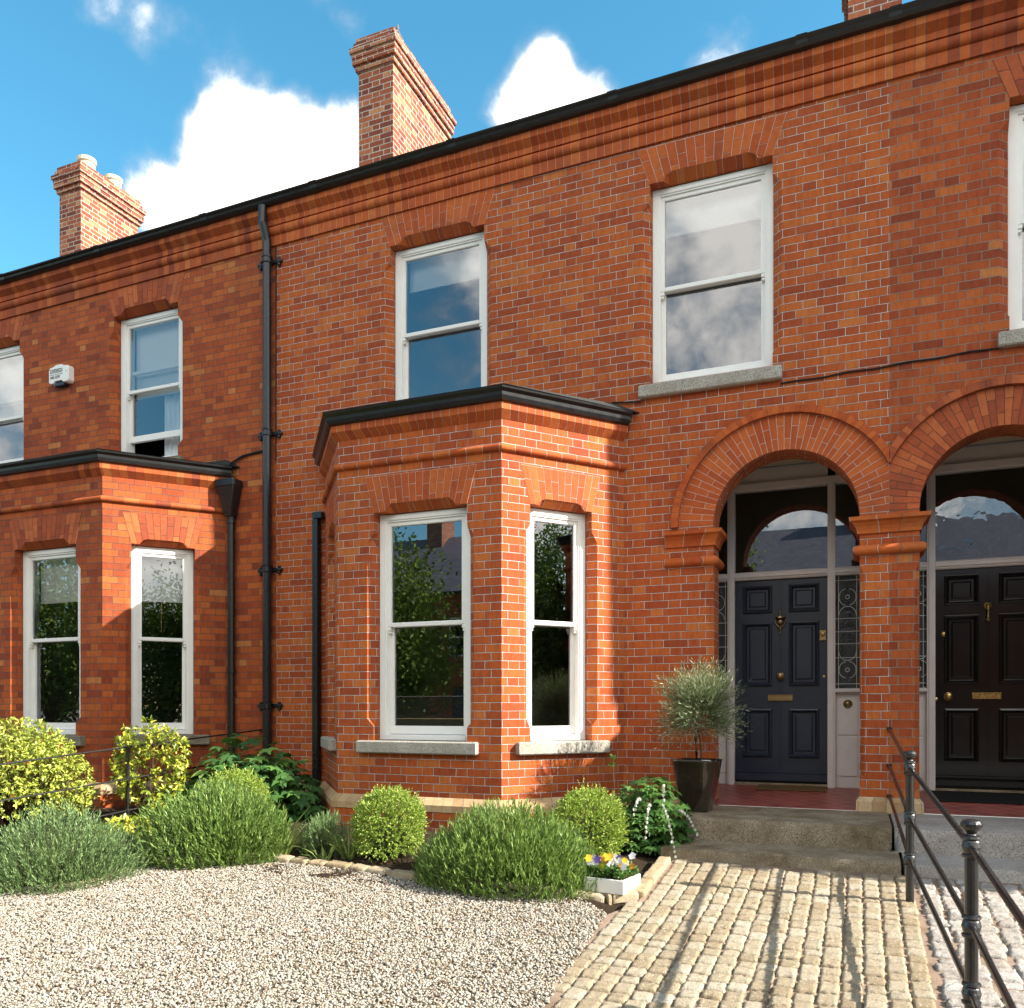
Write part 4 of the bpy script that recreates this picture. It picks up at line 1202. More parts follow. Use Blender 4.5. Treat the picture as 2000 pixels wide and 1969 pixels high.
cells = []
cw = .1085
for ci in range(-1, 17):
    y = 3.0 + random.uniform(-.1, .1)
    x0 = -1.505 + ci * cw
    while y < 6.78:
        ln = random.uniform(.095, .150)
        yc = y + ln / 2
        bend = .045 * math.sin((yc - 3.6) * .8) * max(0., 1 - (ci + 1) / 16)
        x = x0 + cw / 2 + bend
        lim = -1.385 if yc > 5.62 else -1.49 + .02 * (5.6 - yc)
        if x - cw / 2 > lim - .03 and yc + ln / 2 < 6.80:
            cells.append((x + random.uniform(-.004, .004), yc, cw / 2 - .0035 - random.uniform(0, .004), ln / 2 - .0075 - random.uniform(0, .003), random.uniform(-.05, .05), .024 + random.uniform(-.005, .005)))
        y += ln
V, F = sett_field(cells)
structure(np_mesh('sett_paving', V, F, M_SETT))
cells = []
cw = .128
for ci in range(18):
    y = 3.0 + random.uniform(-.1, .1)
    while y < 6.7:
        ln = random.uniform(.085, .125); yc = y + ln / 2
        x = .43 + ci * cw + random.uniform(-.012, .012)
        cells.append((x, yc, cw / 2 - .006 - random.uniform(0, .005), ln / 2 - .005, random.uniform(-.10, .10), .022 + random.uniform(-.009, .009)))
        y += ln
V, F = sett_field(cells, .008, .014)
structure(np_mesh('grey_sett_paving', V, F, M_SETT_G))
m = MB(); m.poly([(x, y, zgf(y) + .008) for x, y in [(-1.53, 2.3), (.36, 2.3), (.36, 6.82), (-1.40, 6.82), (-1.40, 5.62), (-1.53, 5.3)]])
m.poly([(x, y, zgf(y) + .007) for x, y in [(.36, 2.3), (2.8, 2.3), (2.8, 6.82), (.36, 6.82)]]); structure(m.build('paving_joints', M_JOINT))

# low stone edging round the bed
def edging(name, pts, w, h, label, ln=(.16, .30)):
    m = MB(); cells = []
    V = []; F = []; cs = []
    for (x0, y0), (x1, y1) in zip(pts, pts[1:]):
        L = math.hypot(x1 - x0, y1 - y0); s = 0.; a = math.atan2(y1 - y0, x1 - x0)
        while s < L - .03:
            l = min(random.uniform(*ln), L - s); k = (s + l / 2) / L
            cs.append((x0 + (x1 - x0) * k, y0 + (y1 - y0) * k, l / 2 - .004, w / 2, a + random.uniform(-.02, .02), h + random.uniform(-.006, .006))); s += l
    V, F = sett_field(cs, .005, .014)
    o = np_mesh(name, V, F, M_EDGE, origin=(pts[0][0], pts[0][1], zgf(pts[0][1])))
    return tag(o, label, 'edging')


edging('stone_edging', [(-1.45, 6.75), (-1.43, 5.75), (-1.62, 5.62), (-3.12, 5.70), (-3.80, 5.82), (-4.80, 5.90), (-5.66, 5.45)], .10, .055, 'low sandstone edging between the gravel and the planted bed below the bay')
edging('stone_edging', [(-5.60, 5.36), (-5.60, 4.82), (-6.05, 4.50), (-6.9, 4.02)], .09, .035, 'low stone edging along the front of the far left lavender', (.2, .4))

# granite steps
def step(x0, x1, y0, y1, z0, z1, mat, label):
    m = MB(); fr = Fr((x0, y0), (1, 0)); n = 40; L = x1 - x0
    # worn nosing built as strips so the edge wavers
    prof0 = [(0, z0), (0, z1 - .022), (-.006, z1 - .007), (-.022, z1), (-(y1 - y0), z1)]
    ws = [random.uniform(-.003, .003) for _ in range(n + 1)]
    for i in range(n):
        a, b = L * i / n, L * (i + 1) / n
        for (d0, q0), (d1, q1) in zip(prof0, prof0[1:]):
            e = lambda d, q, k: fr.p(k, d + (ws[i] if k == a else ws[i + 1]) * (1 if q > z0 else 0), q + ((ws[i] if k == a else ws[i + 1]) if q > z1 - .01 and d > -.1 else 0))
            m.poly([e(d0, q0, a), e(d0, q0, b), e(d1, q1, b), e(d1, q1, a)])
    for u in (0, L): m.poly([fr.p(u, d, z) for d, z in prof0] + [fr.p(u, -(y1 - y0), z0)])
    o = m.build('stone_step', mat, None, smooth=True, origin=(x0, y0, z0), weld=True)
    return tag(o, label, 'step', 'granite doorsteps')


step(-1.50, .278, 6.81, 7.40, -.1, .153, M_STEP, 'lower brown granite step below the navy door')
step(-1.41, .232, 7.33, 8.37, .153, .345, M_STEP, 'upper brown granite step in front of the navy door porch')
step(.302, 2.25, 6.80, 7.40, -.1, .150, M_STEP_R, 'lower grey granite step below the black door')
step(.252, 2.15, 7.32, 8.37, .150, .343, M_STEP_R, 'upper grey granite step in front of the black door porch')

# mats
def mat_(x0, x1, y0, y1, z, mt, label):
    m = MB(); fr = Fr((x0, y0), (1, 0)); m.bevel_box(fr, 0, x1 - x0, -(y1 - y0), 0, z, z + .014, .005)
    for v in range(len(m.v)): m.v[v] = (m.v[v][0], m.v[v][1], m.v[v][2] + (m.v[v][1] - y0) * .0715)
    return tag(m.build('doormat', mt, None, origin=(x0, y0, z)), label, 'doormat')


pz = lambda y: .347 + (y - 8.37) * .07
mat_(-1.04, -.32, 9.34, 9.62, pz(9.34) + .003, M_BMAT, 'brown coir doormat on red tiles at the navy door')
mat_(.66, 1.72, 9.02, 9.60, pz(9.02) + .003, M_KMAT, 'black rubber doormat on red tiles at the black door')

# ------------------------------------------------------------------ railings
def iron_railing(name, wall, posts, zr, label, r_post, r_rail, ball=True, group='iron boundary railings'):
    """wall: (x, y); posts: list (x, y); zr: rail heights at each support, wall first"""
    T = thing(name, (posts[0][0], posts[0][1], zgf(posts[0][1])), label, 'railing', group)
    for i, (x, y) in enumerate(posts):
        z0 = zgf(y) - .05; zt = zr[i + 1][0]
        m = MB()
        if ball:
            m.tube([(x, y, z0), (x, y, zt + .02)], r_post, 16)
            for z in zr[i + 1]:
                m.lathe((x, y, z), [(r_post, -.05), (r_post + .010, -.044), (r_post + .012, -.034), (r_post + .004, -.028), (r_post + .007, -.02), (r_post + .012, .0), (r_post + .007, .02), (r_post + .004, .026), (r_post + .012, .034), (r_post + .010, .042), (r_post, .048)], 18)
            m.lathe((x, y, zt), [(r_post * .9, .04), (r_post * .72, .052), (r_post * .9, .060), (r_post * 1.35, .070), (r_post * 1.62, .082), (r_post * 1.62, .094), (r_post * 1.3, .106), (r_post * .6, .113), (.001, .115)], 20)
        else:
            fr = Fr((x, y), (1, 0)); m.bevel_box(fr, -r_post, r_post, -r_post, r_post, z0, zt + .02, .003)
            for z in zr[i + 1]: m.lathe((x, y, z), [(r_post, -.02), (r_post + .008, -.01), (r_post + .008, .01), (r_post, .02)], 10)
        m.build('post', M_IRON, T, smooth=True)
    sup = [wall] + posts
    for k in range(len(zr[0])):
        m = MB(); pts = []
        for i, (x, y) in enumerate(sup): pts.append((x, y, zr[i][k]))
        m.tube(pts, r_rail, 10)
        m.lathe((wall[0], wall[1] - .02, zr[0][k]), [(r_rail * 1.5, -.015), (r_rail * 1.6, .015)], 10)
        m.build('rail', M_IRON, T, smooth=True)
    return T


iron_railing('iron_railing', (.245, 8.40), [(.301, 6.10), (.423, 3.93), (.50, 1.75)],
             [(1.10, .768, .489), (.896, .568, .297), (.715, .388, .112), (.53, .20, -.07)], 'black railing with ball topped posts running from the brick pier beside the steps', .026, .0138)
iron_railing('iron_railing', (-6.79, 8.40), [(-7.05, 6.60), (-7.22, 4.7), (-7.4, 2.8)],
             [(1.025, .70, .375), (.885, .555, .225), (.735, .405, .075), (.58, .25, -.07)], 'thin black railing half hidden among yellow shrubs at left', .015, .0095, False)

# ------------------------------------------------------------------ planting
TEMPL = {
    'blade': (np.array([(0, 0, 0), (.45, -.5, .03), (1, 0, -.06), (.45, .5, .03)]), np.array([(0, 1, 2, 3)])),
    'oval': (np.array([(0, 0, 0), (.32, -.48, .10), (.74, -.38, .06), (1, 0, -.06), (.74, .38, .06), (.32, .48, .10)]), np.array([(0, 1, 2, 3), (0, 3, 4, 5)])),
    'strap': (np.array([(0, -.5, 0), (0, .5, 0), (.35, -.5, .0), (.35, .5, .0), (.7, -.42, -.10), (.7, .42, -.10), (1, -.05, -.34), (1, .05, -.34)]), np.array([(0, 2, 3, 1), (2, 4, 5, 3), (4, 6, 7, 5)])),
}
lv = [(0, 0, 0)]; lf = []
for a, ln in ((-115, .62), (-58, .9), (0, 1.0), (58, .9), (115, .62)):
    a = R_(a); b = len(lv)
    for (t_, w_, h_) in ((.34, -.17, .03), (.55, -.24, .02), (.66, -.15, .01), (1, 0, -.14), (.66, .15, .01), (.55, .24, .02), (.34, .17, .03)):
        lv.append(((t_ * math.cos(a) - w_ * math.sin(a)) * ln, (t_ * math.sin(a) + w_ * math.cos(a)) * ln, h_ - .05 * abs(math.sin(a))))
    lf += [(0, b, b + 1, b + 2), (0, b + 2, b + 3, b + 4), (0, b + 4, b + 5, b + 6)]
TEMPL['palm'] = (np.array(lv), np.array(lf))


def norm(a): return a / np.maximum(np.linalg.norm(a, axis=-1, keepdims=True), 1e-9)


def leaves(P, D, L, W, kind='blade', up=None, roll=.8):
    """leaf polygons at P growing along D; L, W arrays or numbers"""
    n = len(P); tv, tf = TEMPL[kind]; D = norm(D)
    ref = np.tile(np.array([[0., 0., 1.]]), (n, 1)) if up is None else norm(up)
    ref = ref + RNG.normal(0, roll, (n, 3))
    S = norm(np.cross(D, ref)); N = np.cross(S, D)
    L = np.broadcast_to(np.asarray(L, float), (n,))[:, None, None]; W = np.broadcast_to(np.asarray(W, float), (n,))[:, None, None]
    V = P[:, None] + tv[None, :, 0:1] * L * D[:, None] + tv[None, :, 1:2] * W * S[:, None] + tv[None, :, 2:3] * L * N[:, None]
    k = len(tv)
    return V.reshape(-1, 3), (tf[None] + (np.arange(n) * k)[:, None, None]).reshape(-1, tf.shape[1])


def cat(parts):
    V = []; F = []; o = 0
    for v, f in parts: V.append(v); F.append(f + o); o += len(v)
    return np.concatenate(V), np.concatenate(F)


def dome_dirs(n, zmin=-.15):
    d = RNG.normal(size=(int(n * 3), 3)); d = norm(d); d = d[d[:, 2] > zmin][:n]
    return d


def stems_mesh(A, B, r, bow=.0):
    """thin 3-sided stems from A to B"""
    n = len(A); D = norm(B - A); s = norm(np.cross(D, np.array([[.3, .2, 1.]]))); t_ = np.cross(s, D)
    V = []
    for q, k in ((A, 1.), (B, .6)):
        for a in (0, 2.094, 4.189): V.append(q + (s * math.cos(a) + t_ * math.sin(a)) * r * k)
    V = np.stack(V, 1)
    f = np.array([(0, 1, 4, 3), (1, 2, 5, 4), (2, 0, 3, 5)])
    return V.reshape(-1, 3), (f[None] + (np.arange(n) * 6)[:, None, None]).reshape(-1, 4)


def plant(name, base, parts, label, catg, group=None, stem=None, stem_mat=None):
    V, F = cat(parts[0][0])
    o = np_mesh(name, V, F, parts[0][1], None, base)
    tag(o, label, catg, group)
    for nm, pr, mt in parts[1:]:
        V, F = cat(pr); np_mesh(nm, V, F, mt, o)
    return o


def lumpy(d, seed, amp):
    r = np.random.default_rng(seed); k = np.zeros(len(d))
    for _ in range(9):
        c = norm(r.normal(size=3)); k += amp * np.exp(-(1 - d @ c) * 7) * r.uniform(-1, 1.4)
    return 1 + k


def lavender(base, rx, ry, h, tips, label, mat, seed, llen=.034, lw=.0048, per=11, lean=.55):
    base = np.array(base); d = dome_dirs(tips, -.1)
    rad = lumpy(d, seed, .34) * RNG.uniform(.60, 1.06, len(d)) ** .5
    flat = np.clip(d[:, 2:3], 0, 1)
    Pt = base + d * np.array([rx, ry, h * .86]) * rad[:, None] + np.array([0, 0, h * .06])
    Pt[:, 2] = np.maximum(Pt[:, 2], base[2] + .02)
    sd = norm(d * np.array([1, 1, .6]) * lean + np.array([0, 0, .8]) + RNG.normal(0, .24, d.shape))
    sl = RNG.uniform(.08, .20, len(d))
    parts = []
    for k in range(per):
        f = (k + RNG.uniform(0, 1, len(d))) / per
        P = Pt - sd * (sl * (1 - f) * 1.0)[:, None] + sd * .02
        D = sd * (.75 + .5 * f)[:, None] + norm(RNG.normal(size=d.shape)) * (.62 - .35 * f)[:, None]
        parts.append(leaves(P, D, llen * RNG.uniform(.7, 1.25, len(d)), lw * RNG.uniform(.8, 1.3, len(d)), 'blade', None, 1.))
    inner = RNG.choice(len(d), len(d) // 2)
    A = base + (Pt[inner] - base) * .15; st = stems_mesh(A, Pt[inner] + sd[inner] * .02, .0016)
    return plant('lavender_bush', base, [(parts, mat), ('stem', [st], M_STEM)], label, 'shrub', 'lavender bushes edging the bed')


def box_ball(base, r, h, tips, label, seed, mat=L_BOX):
    base = np.array(base); d = dome_dirs(tips, -.75)
    c = base + np.array([0, 0, h * .52])
    rad = lumpy(d, seed, .25) * (1 - .35 * RNG.random(len(d)) ** 2.2)
    Pt = c + d * np.array([r, r, h * .5]) * rad[:, None]
    Pt[:, 2] = np.maximum(Pt[:, 2], base[2] + .02)
    sd = norm(d + np.array([0, 0, .45]) + RNG.normal(0, .35, d.shape)); sl = RNG.uniform(.03, .06, len(d)) * (1 + 1.1 * (RNG.random(len(d)) > .93))
    parts = []
    for k in range(11):
        f = (k + .5) / 11
        P = Pt + sd * (sl * f)[:, None]
        D = sd * (.3 + .8 * f) + norm(RNG.normal(size=d.shape)) * (.9 - .5 * f)
        parts.append(leaves(P, D, .0165 * RNG.uniform(.7, 1.3, len(d)), .0100 * RNG.uniform(.8, 1.2, len(d)), 'oval', None, .7))
    q = RNG.choice(len(d), len(d) // 3); st = stems_mesh(np.repeat(base[None], len(q), 0) + (Pt[q] - base) * .1, base + (Pt[q] - base) * .85, .0015)
    return plant('box_shrub', base, [(parts, mat), ('stem', [st], M_STEM)], label, 'shrub', 'rounded box shrubs in the bed')


def leafy_shrub(name, base, rx, ry, h, tips, label, mat, kind, llen, lw, per, seed, zmin=-.35, whorl=.04, group=None, stem_mat=None, flowers=None, droop=0., inner=.4, cz=.5, lump=.26):
    base = np.array(base); d = dome_dirs(tips, zmin)
    c = base + np.array([0, 0, h * cz])
    rad = lumpy(d, seed, lump) * (1 - inner * RNG.random(len(d)) ** 1.6)
    Pt = c + d * np.array([rx, ry, h * (1 - cz)]) * rad[:, None]
    Pt[:, 2] = np.maximum(Pt[:, 2], base[2] + .03)
    sd = norm(d + np.array([0, 0, .3]) + RNG.normal(0, .35, d.shape))
    parts = []
    for k in range(per):
        P = Pt + sd * (whorl * k / per)
        D = sd * .45 + norm(RNG.normal(size=d.shape)) * .9 - np.array([0, 0, droop])
        parts.append(leaves(P, D, llen * RNG.uniform(.6, 1.25, len(d)), lw * RNG.uniform(.75, 1.2, len(d)), kind, np.tile(np.array([[0, 0, 1.]]), (len(d), 1)) + d * .4, .45))
    q = RNG.choice(len(d), len(d) // 2); st = stems_mesh(np.repeat(base[None], len(q), 0) + (Pt[q] - base) * .08, Pt[q], .0028)
    ps = [(parts, mat), ('stem', [st], stem_mat or M_STEMR)]
    if flowers:
        n, pm = flowers; q = RNG.choice(len(d), n); P = Pt[q] + d[q] * .03
        fp = []
        for k in range(4): fp.append(leaves(P, np.tile([[0, 0, -1.]], (n, 1)) + RNG.normal(0, .25, (n, 3)), .04, .012, 'oval'))
        ps.append(('flower', fp, pm))
    return plant(name, base, ps, label, 'shrub', group)


lavender((-5.98, 4.92, zgf(4.92) - .01), .60, .58, .45, 2500, 'grey green lavender bush at far left before the railing', L_LAVG, 1, .036, .0058, 11, .7)
lavender((-5.10, 5.82, zgf(5.82)), .54, .48, .66, 2300, 'rounded green lavender bush beside the yellow leaved shrub', L_LAV, 2, .050, .0078)
lavender((-2.42, 5.86, zgf(5.86)), .75, .52, .53, 3300, 'large green lavender bush spilling over the edging in front of the bay', L_LAV, 3, .048, .0070)
lavender((-4.36, 6.22, zgf(6.22)), .24, .22, .44, 420, 'small wispy grey lavender beside the strap leaved clump', L_LAVG, 4, .04, .0045, 12)
box_ball((-5.68, 6.62, zgf(6.62)), .34, .60, 1900, 'tall box shrub behind the rounded lavender', 5)
box_ball((-3.70, 6.20, zgf(6.20)), .275, .56, 2000, 'box shrub ball standing alone under the bay window', 6)
box_ball((-2.02, 6.52, zgf(6.52)), .28, .57, 1900, 'box shrub ball behind the white flower box', 7)
leafy_shrub('golden_shrub', (-7.95, 6.0, zgf(6.0)), .85, .70, 1.18, 2400, 'wide yellow leaved shrub with small red flowers behind the left railing', L_GOLD, 'oval', .044, .021, 5, 8, zmin=-.6, flowers=(60, P_RED), droop=.25, inner=.6, lump=.5)
leafy_shrub('yellow_shrub', (-7.12, 6.95, zgf(6.95)), .38, .34, 1.02, 360, 'upright yellow green glossy shrub beside the thin railing post', L_CHOI, 'oval', .058, .026, 9, 9, zmin=-.8, whorl=.05, inner=.6, lump=.55)
leafy_shrub('ground_ivy', (-6.6, 6.25, zgf(6.25)), .30, .22, .16, 120, 'small pale leafed ground plant at the foot of the yellow green shrub', L_CHOI, 'oval', .06, .05, 4, 19, zmin=0., inner=.3)


def broad_plant(name, base, rx, ry, h, n, label, mat, size, seed, group=None, catg='plant'):
    base = np.array(base); d = dome_dirs(n, -.05)
    rad = lumpy(d, seed, .2) * (1 - .45 * RNG.random(len(d)) ** 1.5)
    Pt = base + d * np.array([rx, ry, h]) * rad[:, None]
    Pt[:, 2] = np.maximum(Pt[:, 2], base[2] + .05)
    out = norm(d * np.array([1, 1, .1]) + np.array([0, -.35, 0]))
    D = norm(out + np.array([0, 0, -.45]) + RNG.normal(0, .25, d.shape))
    upv = norm(d * .8 + np.array([0, -.3, .9]))
    L = size * RNG.uniform(.65, 1.2, len(d))
    lf_ = leaves(Pt, D, L, L, 'palm', upv, .22)
    roots = base + (Pt - base) * np.array([.25, .25, .02])
    st = stems_mesh(roots, Pt, .003)
    return plant(name, base, [([lf_], mat), ('stem', [st], M_STEM)], label, catg, group)


broad_plant('broad_leaf_plant', (-6.22, 7.50, zgf(7.50)), .95, .55, .76, 520, 'dark broad leaved clump in the corner beside the bay', L_ANEM, .145, 10)
bh = broad_plant('bleeding_heart', (-1.72, 7.20, zgf(7.20)), .42, .42, .66, 620, 'soft green plant with white heart flowers beside the granite steps', L_BLEED, .080, 11)
for (x0, y0, z0, x1, y1, z1, nn) in ((-1.55, 7.0, .52, -1.36, 6.72, .08, 20), (-1.62, 6.95, .50, -1.60, 6.70, .22, 12), (-1.40, 7.0, .45, -1.22, 6.90, .24, 11), (-1.68, 6.85, .55, -1.70, 6.72, .40, 8), (-1.50, 6.92, .66, -1.47, 6.78, .52, 8)):
    pts = np.array([(x0 + (x1 - x0) * k, y0 + (y1 - y0) * k, z0 + .05 * math.sin(k * 2.2) + (z1 - z0) * k ** 1.5) for k in np.linspace(0, 1, nn)])
    fv = [leaves(pts + np.array([0, 0, -.004]), np.tile([[0, 0, -1.]], (nn, 1)) + RNG.normal(0, .15, (nn, 3)), .028, .024, 'oval', RNG.normal(size=(nn, 3))) for q in range(3)]
    V, F = stems_mesh(pts[:-1], pts[1:], .0014); fs_ = np_mesh('flower_stem', V, F, M_STEM, bh)
    V, F = cat(fv); np_mesh('flower_spray', V, F, P_WHITE, fs_)


def strap_clump(base, n, ln, label, lw=.016):
    base = np.array(base); a = RNG.uniform(0, 2 * math.pi, n); el = RNG.uniform(.7, 1.45, n)
    D = np.stack([np.cos(a) * np.cos(el), np.sin(a) * np.cos(el), np.sin(el)], -1)
    P = base + np.stack([np.cos(a), np.sin(a), a * 0], -1) * RNG.uniform(0, .06, n)[:, None]
    L = ln * RNG.uniform(.55, 1.15, n)
    v = leaves(P, D, L, lw * RNG.uniform(.7, 1.2, n), 'strap', np.tile([[0, 0, 1.]], (n, 1)), .12)
    return plant('strap_leaf_plant', base, [([v], L_IRIS)], label, 'plant', 'strap leaved clumps')


strap_clump((-4.62, 5.98, zgf(5.98)), 55, .42, 'grassy pale leaved clump beside the rounded lavender')
strap_clump((-4.02, 6.10, zgf(6.10)), 34, .36, 'pale strap leaved clump left of the lone box ball')
strap_clump((-3.16, 5.98, zgf(5.98)), 26, .34, 'small strap leaved clump between the lone box ball and the large lavender')
strap_clump((-4.15, 5.95, zgf(5.95)), 20, .20, 'short fan of blades low at the bed edge', .02)
# lone sprig standing up behind the box ball
b0 = np.array([-1.92, 7.0, zgf(7.0)])
pts = np.array([b0 + np.array([-.03 * k, 0, .80 * k]) for k in np.linspace(0, 1, 8)])
v1 = stems_mesh(pts[:-1], pts[1:], .003)
tipP = np.repeat(pts[-1][None], 9, 0) - np.array([0, 0, 1]) * RNG.uniform(0, .09, 9)[:, None]
v2 = leaves(tipP, RNG.normal(size=(9, 3)) + np.array([0, 0, .6]), .055, .022, 'oval')
plant('sprig', b0, [([v1], M_STEMR), ('leaf', [v2], L_BLEED)], 'single bare stem with a leafy tip rising behind the box ball', 'plant')

# white planter of violas on the edging corner
vb = thing('flower_box', (-1.63, 5.72, zgf(5.72)), 'low white box of violas and yellow flowers on the edging corner', 'planter')
fr = Fr((-1.79, 5.66), (.97, -.16))
m = MB(); zb = zgf(5.68) + .045
m.bevel_box(fr, 0, .30, -.30, 0, zb, zb + .10, .004); m.build('box', M_WHITE, vb)
m = MB(); m.box(fr, .012, .288, -.288, -.012, zb + .101, zb + .104); m.build('compost', M_SOIL, vb)
n = 420; uv_ = RNG.uniform(0.0, 1, (n, 2))
P = np.array([fr.p(.01 + .28 * a, -.01 - .28 * b, zb + .10 + .07 * random.random()) for a, b in uv_])
V, F = cat([leaves(P, norm(RNG.normal(size=(n, 3)) + np.array([0, 0, .5])), .03 * RNG.uniform(.6, 1.3, n), .016, 'oval') for _ in range(3)])
np_mesh('foliage', V, F, L_BLEED, vb)
n = 34
P = np.array([fr.p(.0 + .30 * random.random(), -.29 * random.random(), zb + .17 + .06 * random.random()) for _ in range(n)])
fv = []
tv, tf = TEMPL['oval']
for i in range(n):
    nrm = norm(np.array([random.uniform(-.5, .5), -1., random.uniform(.1, .8)])); a1 = norm(np.cross(nrm, [0, 0, 1.])); a2 = np.cross(a1, nrm)
    rw = random.uniform(.021, .029)
    ring = [P[i] + (a1 * math.cos(t_) + a2 * math.sin(t_)) * rw * (1 + .22 * math.cos(5 * t_)) + nrm * .004 for t_ in np.linspace(0, 2 * math.pi, 13)[:-1]]
    np_mesh('flower', np.array([P[i]] + ring), np.array([(0, 1 + k, 1 + (k + 1) % 12) for k in range(12)]), random.choice(PETALS), vb)

# dead leaves blown about the drive and the bed
n = 420
P = np.stack([RNG.uniform(-6.6, -1.6, n), 5.7 - np.abs(RNG.normal(0, .9, n))], -1)
P2 = np.stack([RNG.uniform(-5.8, -1.7, n // 2), RNG.uniform(5.9, 7.0, n // 2)], -1)
P = np.concatenate([P[P[:, 1] > 3.2], P2])
P = np.concatenate([P, (zg(P[:, 1]) + np.where(P[:, 1] > 5.6, .05, .034))[:, None]], 1)
D = RNG.normal(0, 1, P.shape); D[:, 2] *= .25
V, F = leaves(P, D, RNG.uniform(.015, .035, len(P)), RNG.uniform(.008, .018, len(P)), 'oval', None, .5)
ll = np_mesh('leaf_litter', V, F, leaf_mat('dead_leaf', [(0, (.10, .04, .02)), (.6, (.22, .10, .04)), (1, (.36, .22, .09))], .15)); ll['kind'] = 'stuff'
tag(ll, 'small brown dead leaves scattered on the gravel and soil', 'leaf litter')

# tall glazed pot with a silver leaved standard
pc = (-1.385, 7.82); pz0 = .345
pot = thing('plant_pot', (pc[0], pc[1], pz0), 'tall dark glazed square pot holding a silvery standard shrub', 'pot')
m = MB(); prof = [(.118, 0.), (.122, .012), (.150, .16), (.176, .32), (.194, .455), (.200, .47), (.196, .476), (.178, .472), (.172, .42)]
rot = Matrix.Rotation(R_(-6), 3, 'Z'); rings = []
for r, h in prof:
    pts = []
    for k in range(32):
        a = 2 * math.pi * (k + .5) / 32; c_, s_ = math.cos(a), math.sin(a); e = 7.
        q = (abs(c_) ** e + abs(s_) ** e) ** (-1 / e)
        v = rot @ Vector((c_ * q * r, s_ * q * r, 0)); pts.append((pc[0] + v.x, pc[1] + v.y, pz0 + h))
    rings.append(pts)
for a, b in zip(rings, rings[1:]):
    for k in range(32): m.poly([a[k], a[(k + 1) % 32], b[(k + 1) % 32], b[k]])
m.poly(rings[0]); body = m.build('pot_body', M_POT, pot, smooth='all', weld=True)
m = MB(); m.poly([tuple(Vector(p) * 1) for p in rings[-1]]); m.build('compost', M_SOIL, pot)
m = MB(); m.bevel_box(Fr((pc[0] + .06, pc[1] - .12), (1, .1)), 0, .085, 0, .03, pz0 + .425, pz0 + .475, .006); m.build('plant_label', M_WHITE, pot)
st0 = np.array([pc[0] - .01, pc[1], pz0 + .42])
m = MB(); m.tube([tuple(st0), tuple(st0 + np.array([.004, 0, .12])), tuple(st0 + np.array([-.006, 0, .24])), tuple(st0 + np.array([.01, 0, .42]))], .013, 8, rr=[.014, .012, .011, .009])
m.tube([tuple(st0 + np.array([.05, .01, -.01])), tuple(st0 + np.array([.045, 0, .14])), tuple(st0 + np.array([.02, 0, .34]))], .008, 7)
n = 760; d = norm(RNG.normal(size=(n, 3))); d[:, 2] = np.where(d[:, 2] < -.55, -d[:, 2], d[:, 2])
c = np.array([pc[0] + .03, pc[1], pz0 + .90])
A = c + d * np.array([.10, .10, .13]) + np.array([0, 0, -.05])
sd = norm(d + np.array([0, 0, .30]) + RNG.normal(0, .18, (n, 3)))
sl = RNG.uniform(.17, .37, n) * (1 + .22 * (d[:, 2] > .3))
parts = []
for k in range(13):
    f = (k + RNG.random(n)) / 13
    P = A + sd * (sl * f)[:, None] + np.array([0, 0, -.10]) * (f ** 2 * (d[:, 2] < .35))[:, None]
    D = sd * .85 + norm(RNG.normal(size=(n, 3))) * .55
    parts.append(leaves(P, D, .052 * RNG.uniform(.6, 1.2, n), .0062 * RNG.uniform(.7, 1.2, n), 'blade', None, 1.))
V, F = cat(parts)
shrub = np_mesh('silver_shrub', V, F, L_SILV, None, (st0[0], st0[1], st0[2]))
tag(shrub, 'silvery narrow leaved standard shrub growing in the tall dark pot', 'shrub')
m.build('stem', M_BARK, shrub, smooth=True)
V, F = stems_mesh(A, A + sd * (sl * .95)[:, None], .0017); np_mesh('twig', V, F, M_STEM, shrub)

# unseen tall shrub, added right of the frame to shade the step treads
leafy_shrub('shade_shrub', (3.75, 7.05, zgf(7.05)), .75, .48, 3.5, 1500, 'unseen tall shrub added beside the far right bay to shade the doorsteps', L_HEDGE, 'oval', .10, .05, 7, 31, zmin=-.9, inner=.6)

# ------------------------------------------------------------------ the other side of the street, seen in the glass
def tree(name, base, h, rx, ry, n, label, mat, seed, leaf=.12, trunk_h=.35, cz=.62):
    base = np.array(base, float); r = np.random.default_rng(seed)
    T = thing(name, tuple(base), label, 'tree', 'trees across the street')
    m = MB(); th = h * trunk_h
    m.tube([tuple(base), tuple(base + np.array([.05, 0, th * .5])), tuple(base + np.array([0, .05, th])), tuple(base + np.array([.1, 0, h * .75]))], .2, 10, rr=[.024 * h, .020 * h, .016 * h, .004 * h])
    c = base + np.array([0, 0, h * cz]); ext = np.array([rx, ry, h * (1 - cz)])
    cl = norm(r.normal(size=(60, 3))) * r.uniform(.35, .92, (60, 1)) * ext + c
    for q in cl[:26]: m.tube([tuple(base + np.array([0, 0, th * r.uniform(.7, 1.25)])), tuple((q + base + np.array([0, 0, th])) / 2 + np.array([0, 0, .1])), tuple(q)], .05, 6, rr=[.008 * h, .005 * h, .002 * h])
    m.build('trunk', M_BARK, T, smooth=True)
    k = r.integers(0, len(cl), n); P = cl[k] + r.normal(size=(n, 3)) * ext * .17
    D = norm(r.normal(size=(n, 3)) + norm(P - c) * .6)
    V, F = leaves(P, D, leaf * 1.25 * r.uniform(.6, 1.3, n), leaf * .75, 'oval', None, .8)
    np_mesh('crown', V, F, mat, T)
    return T


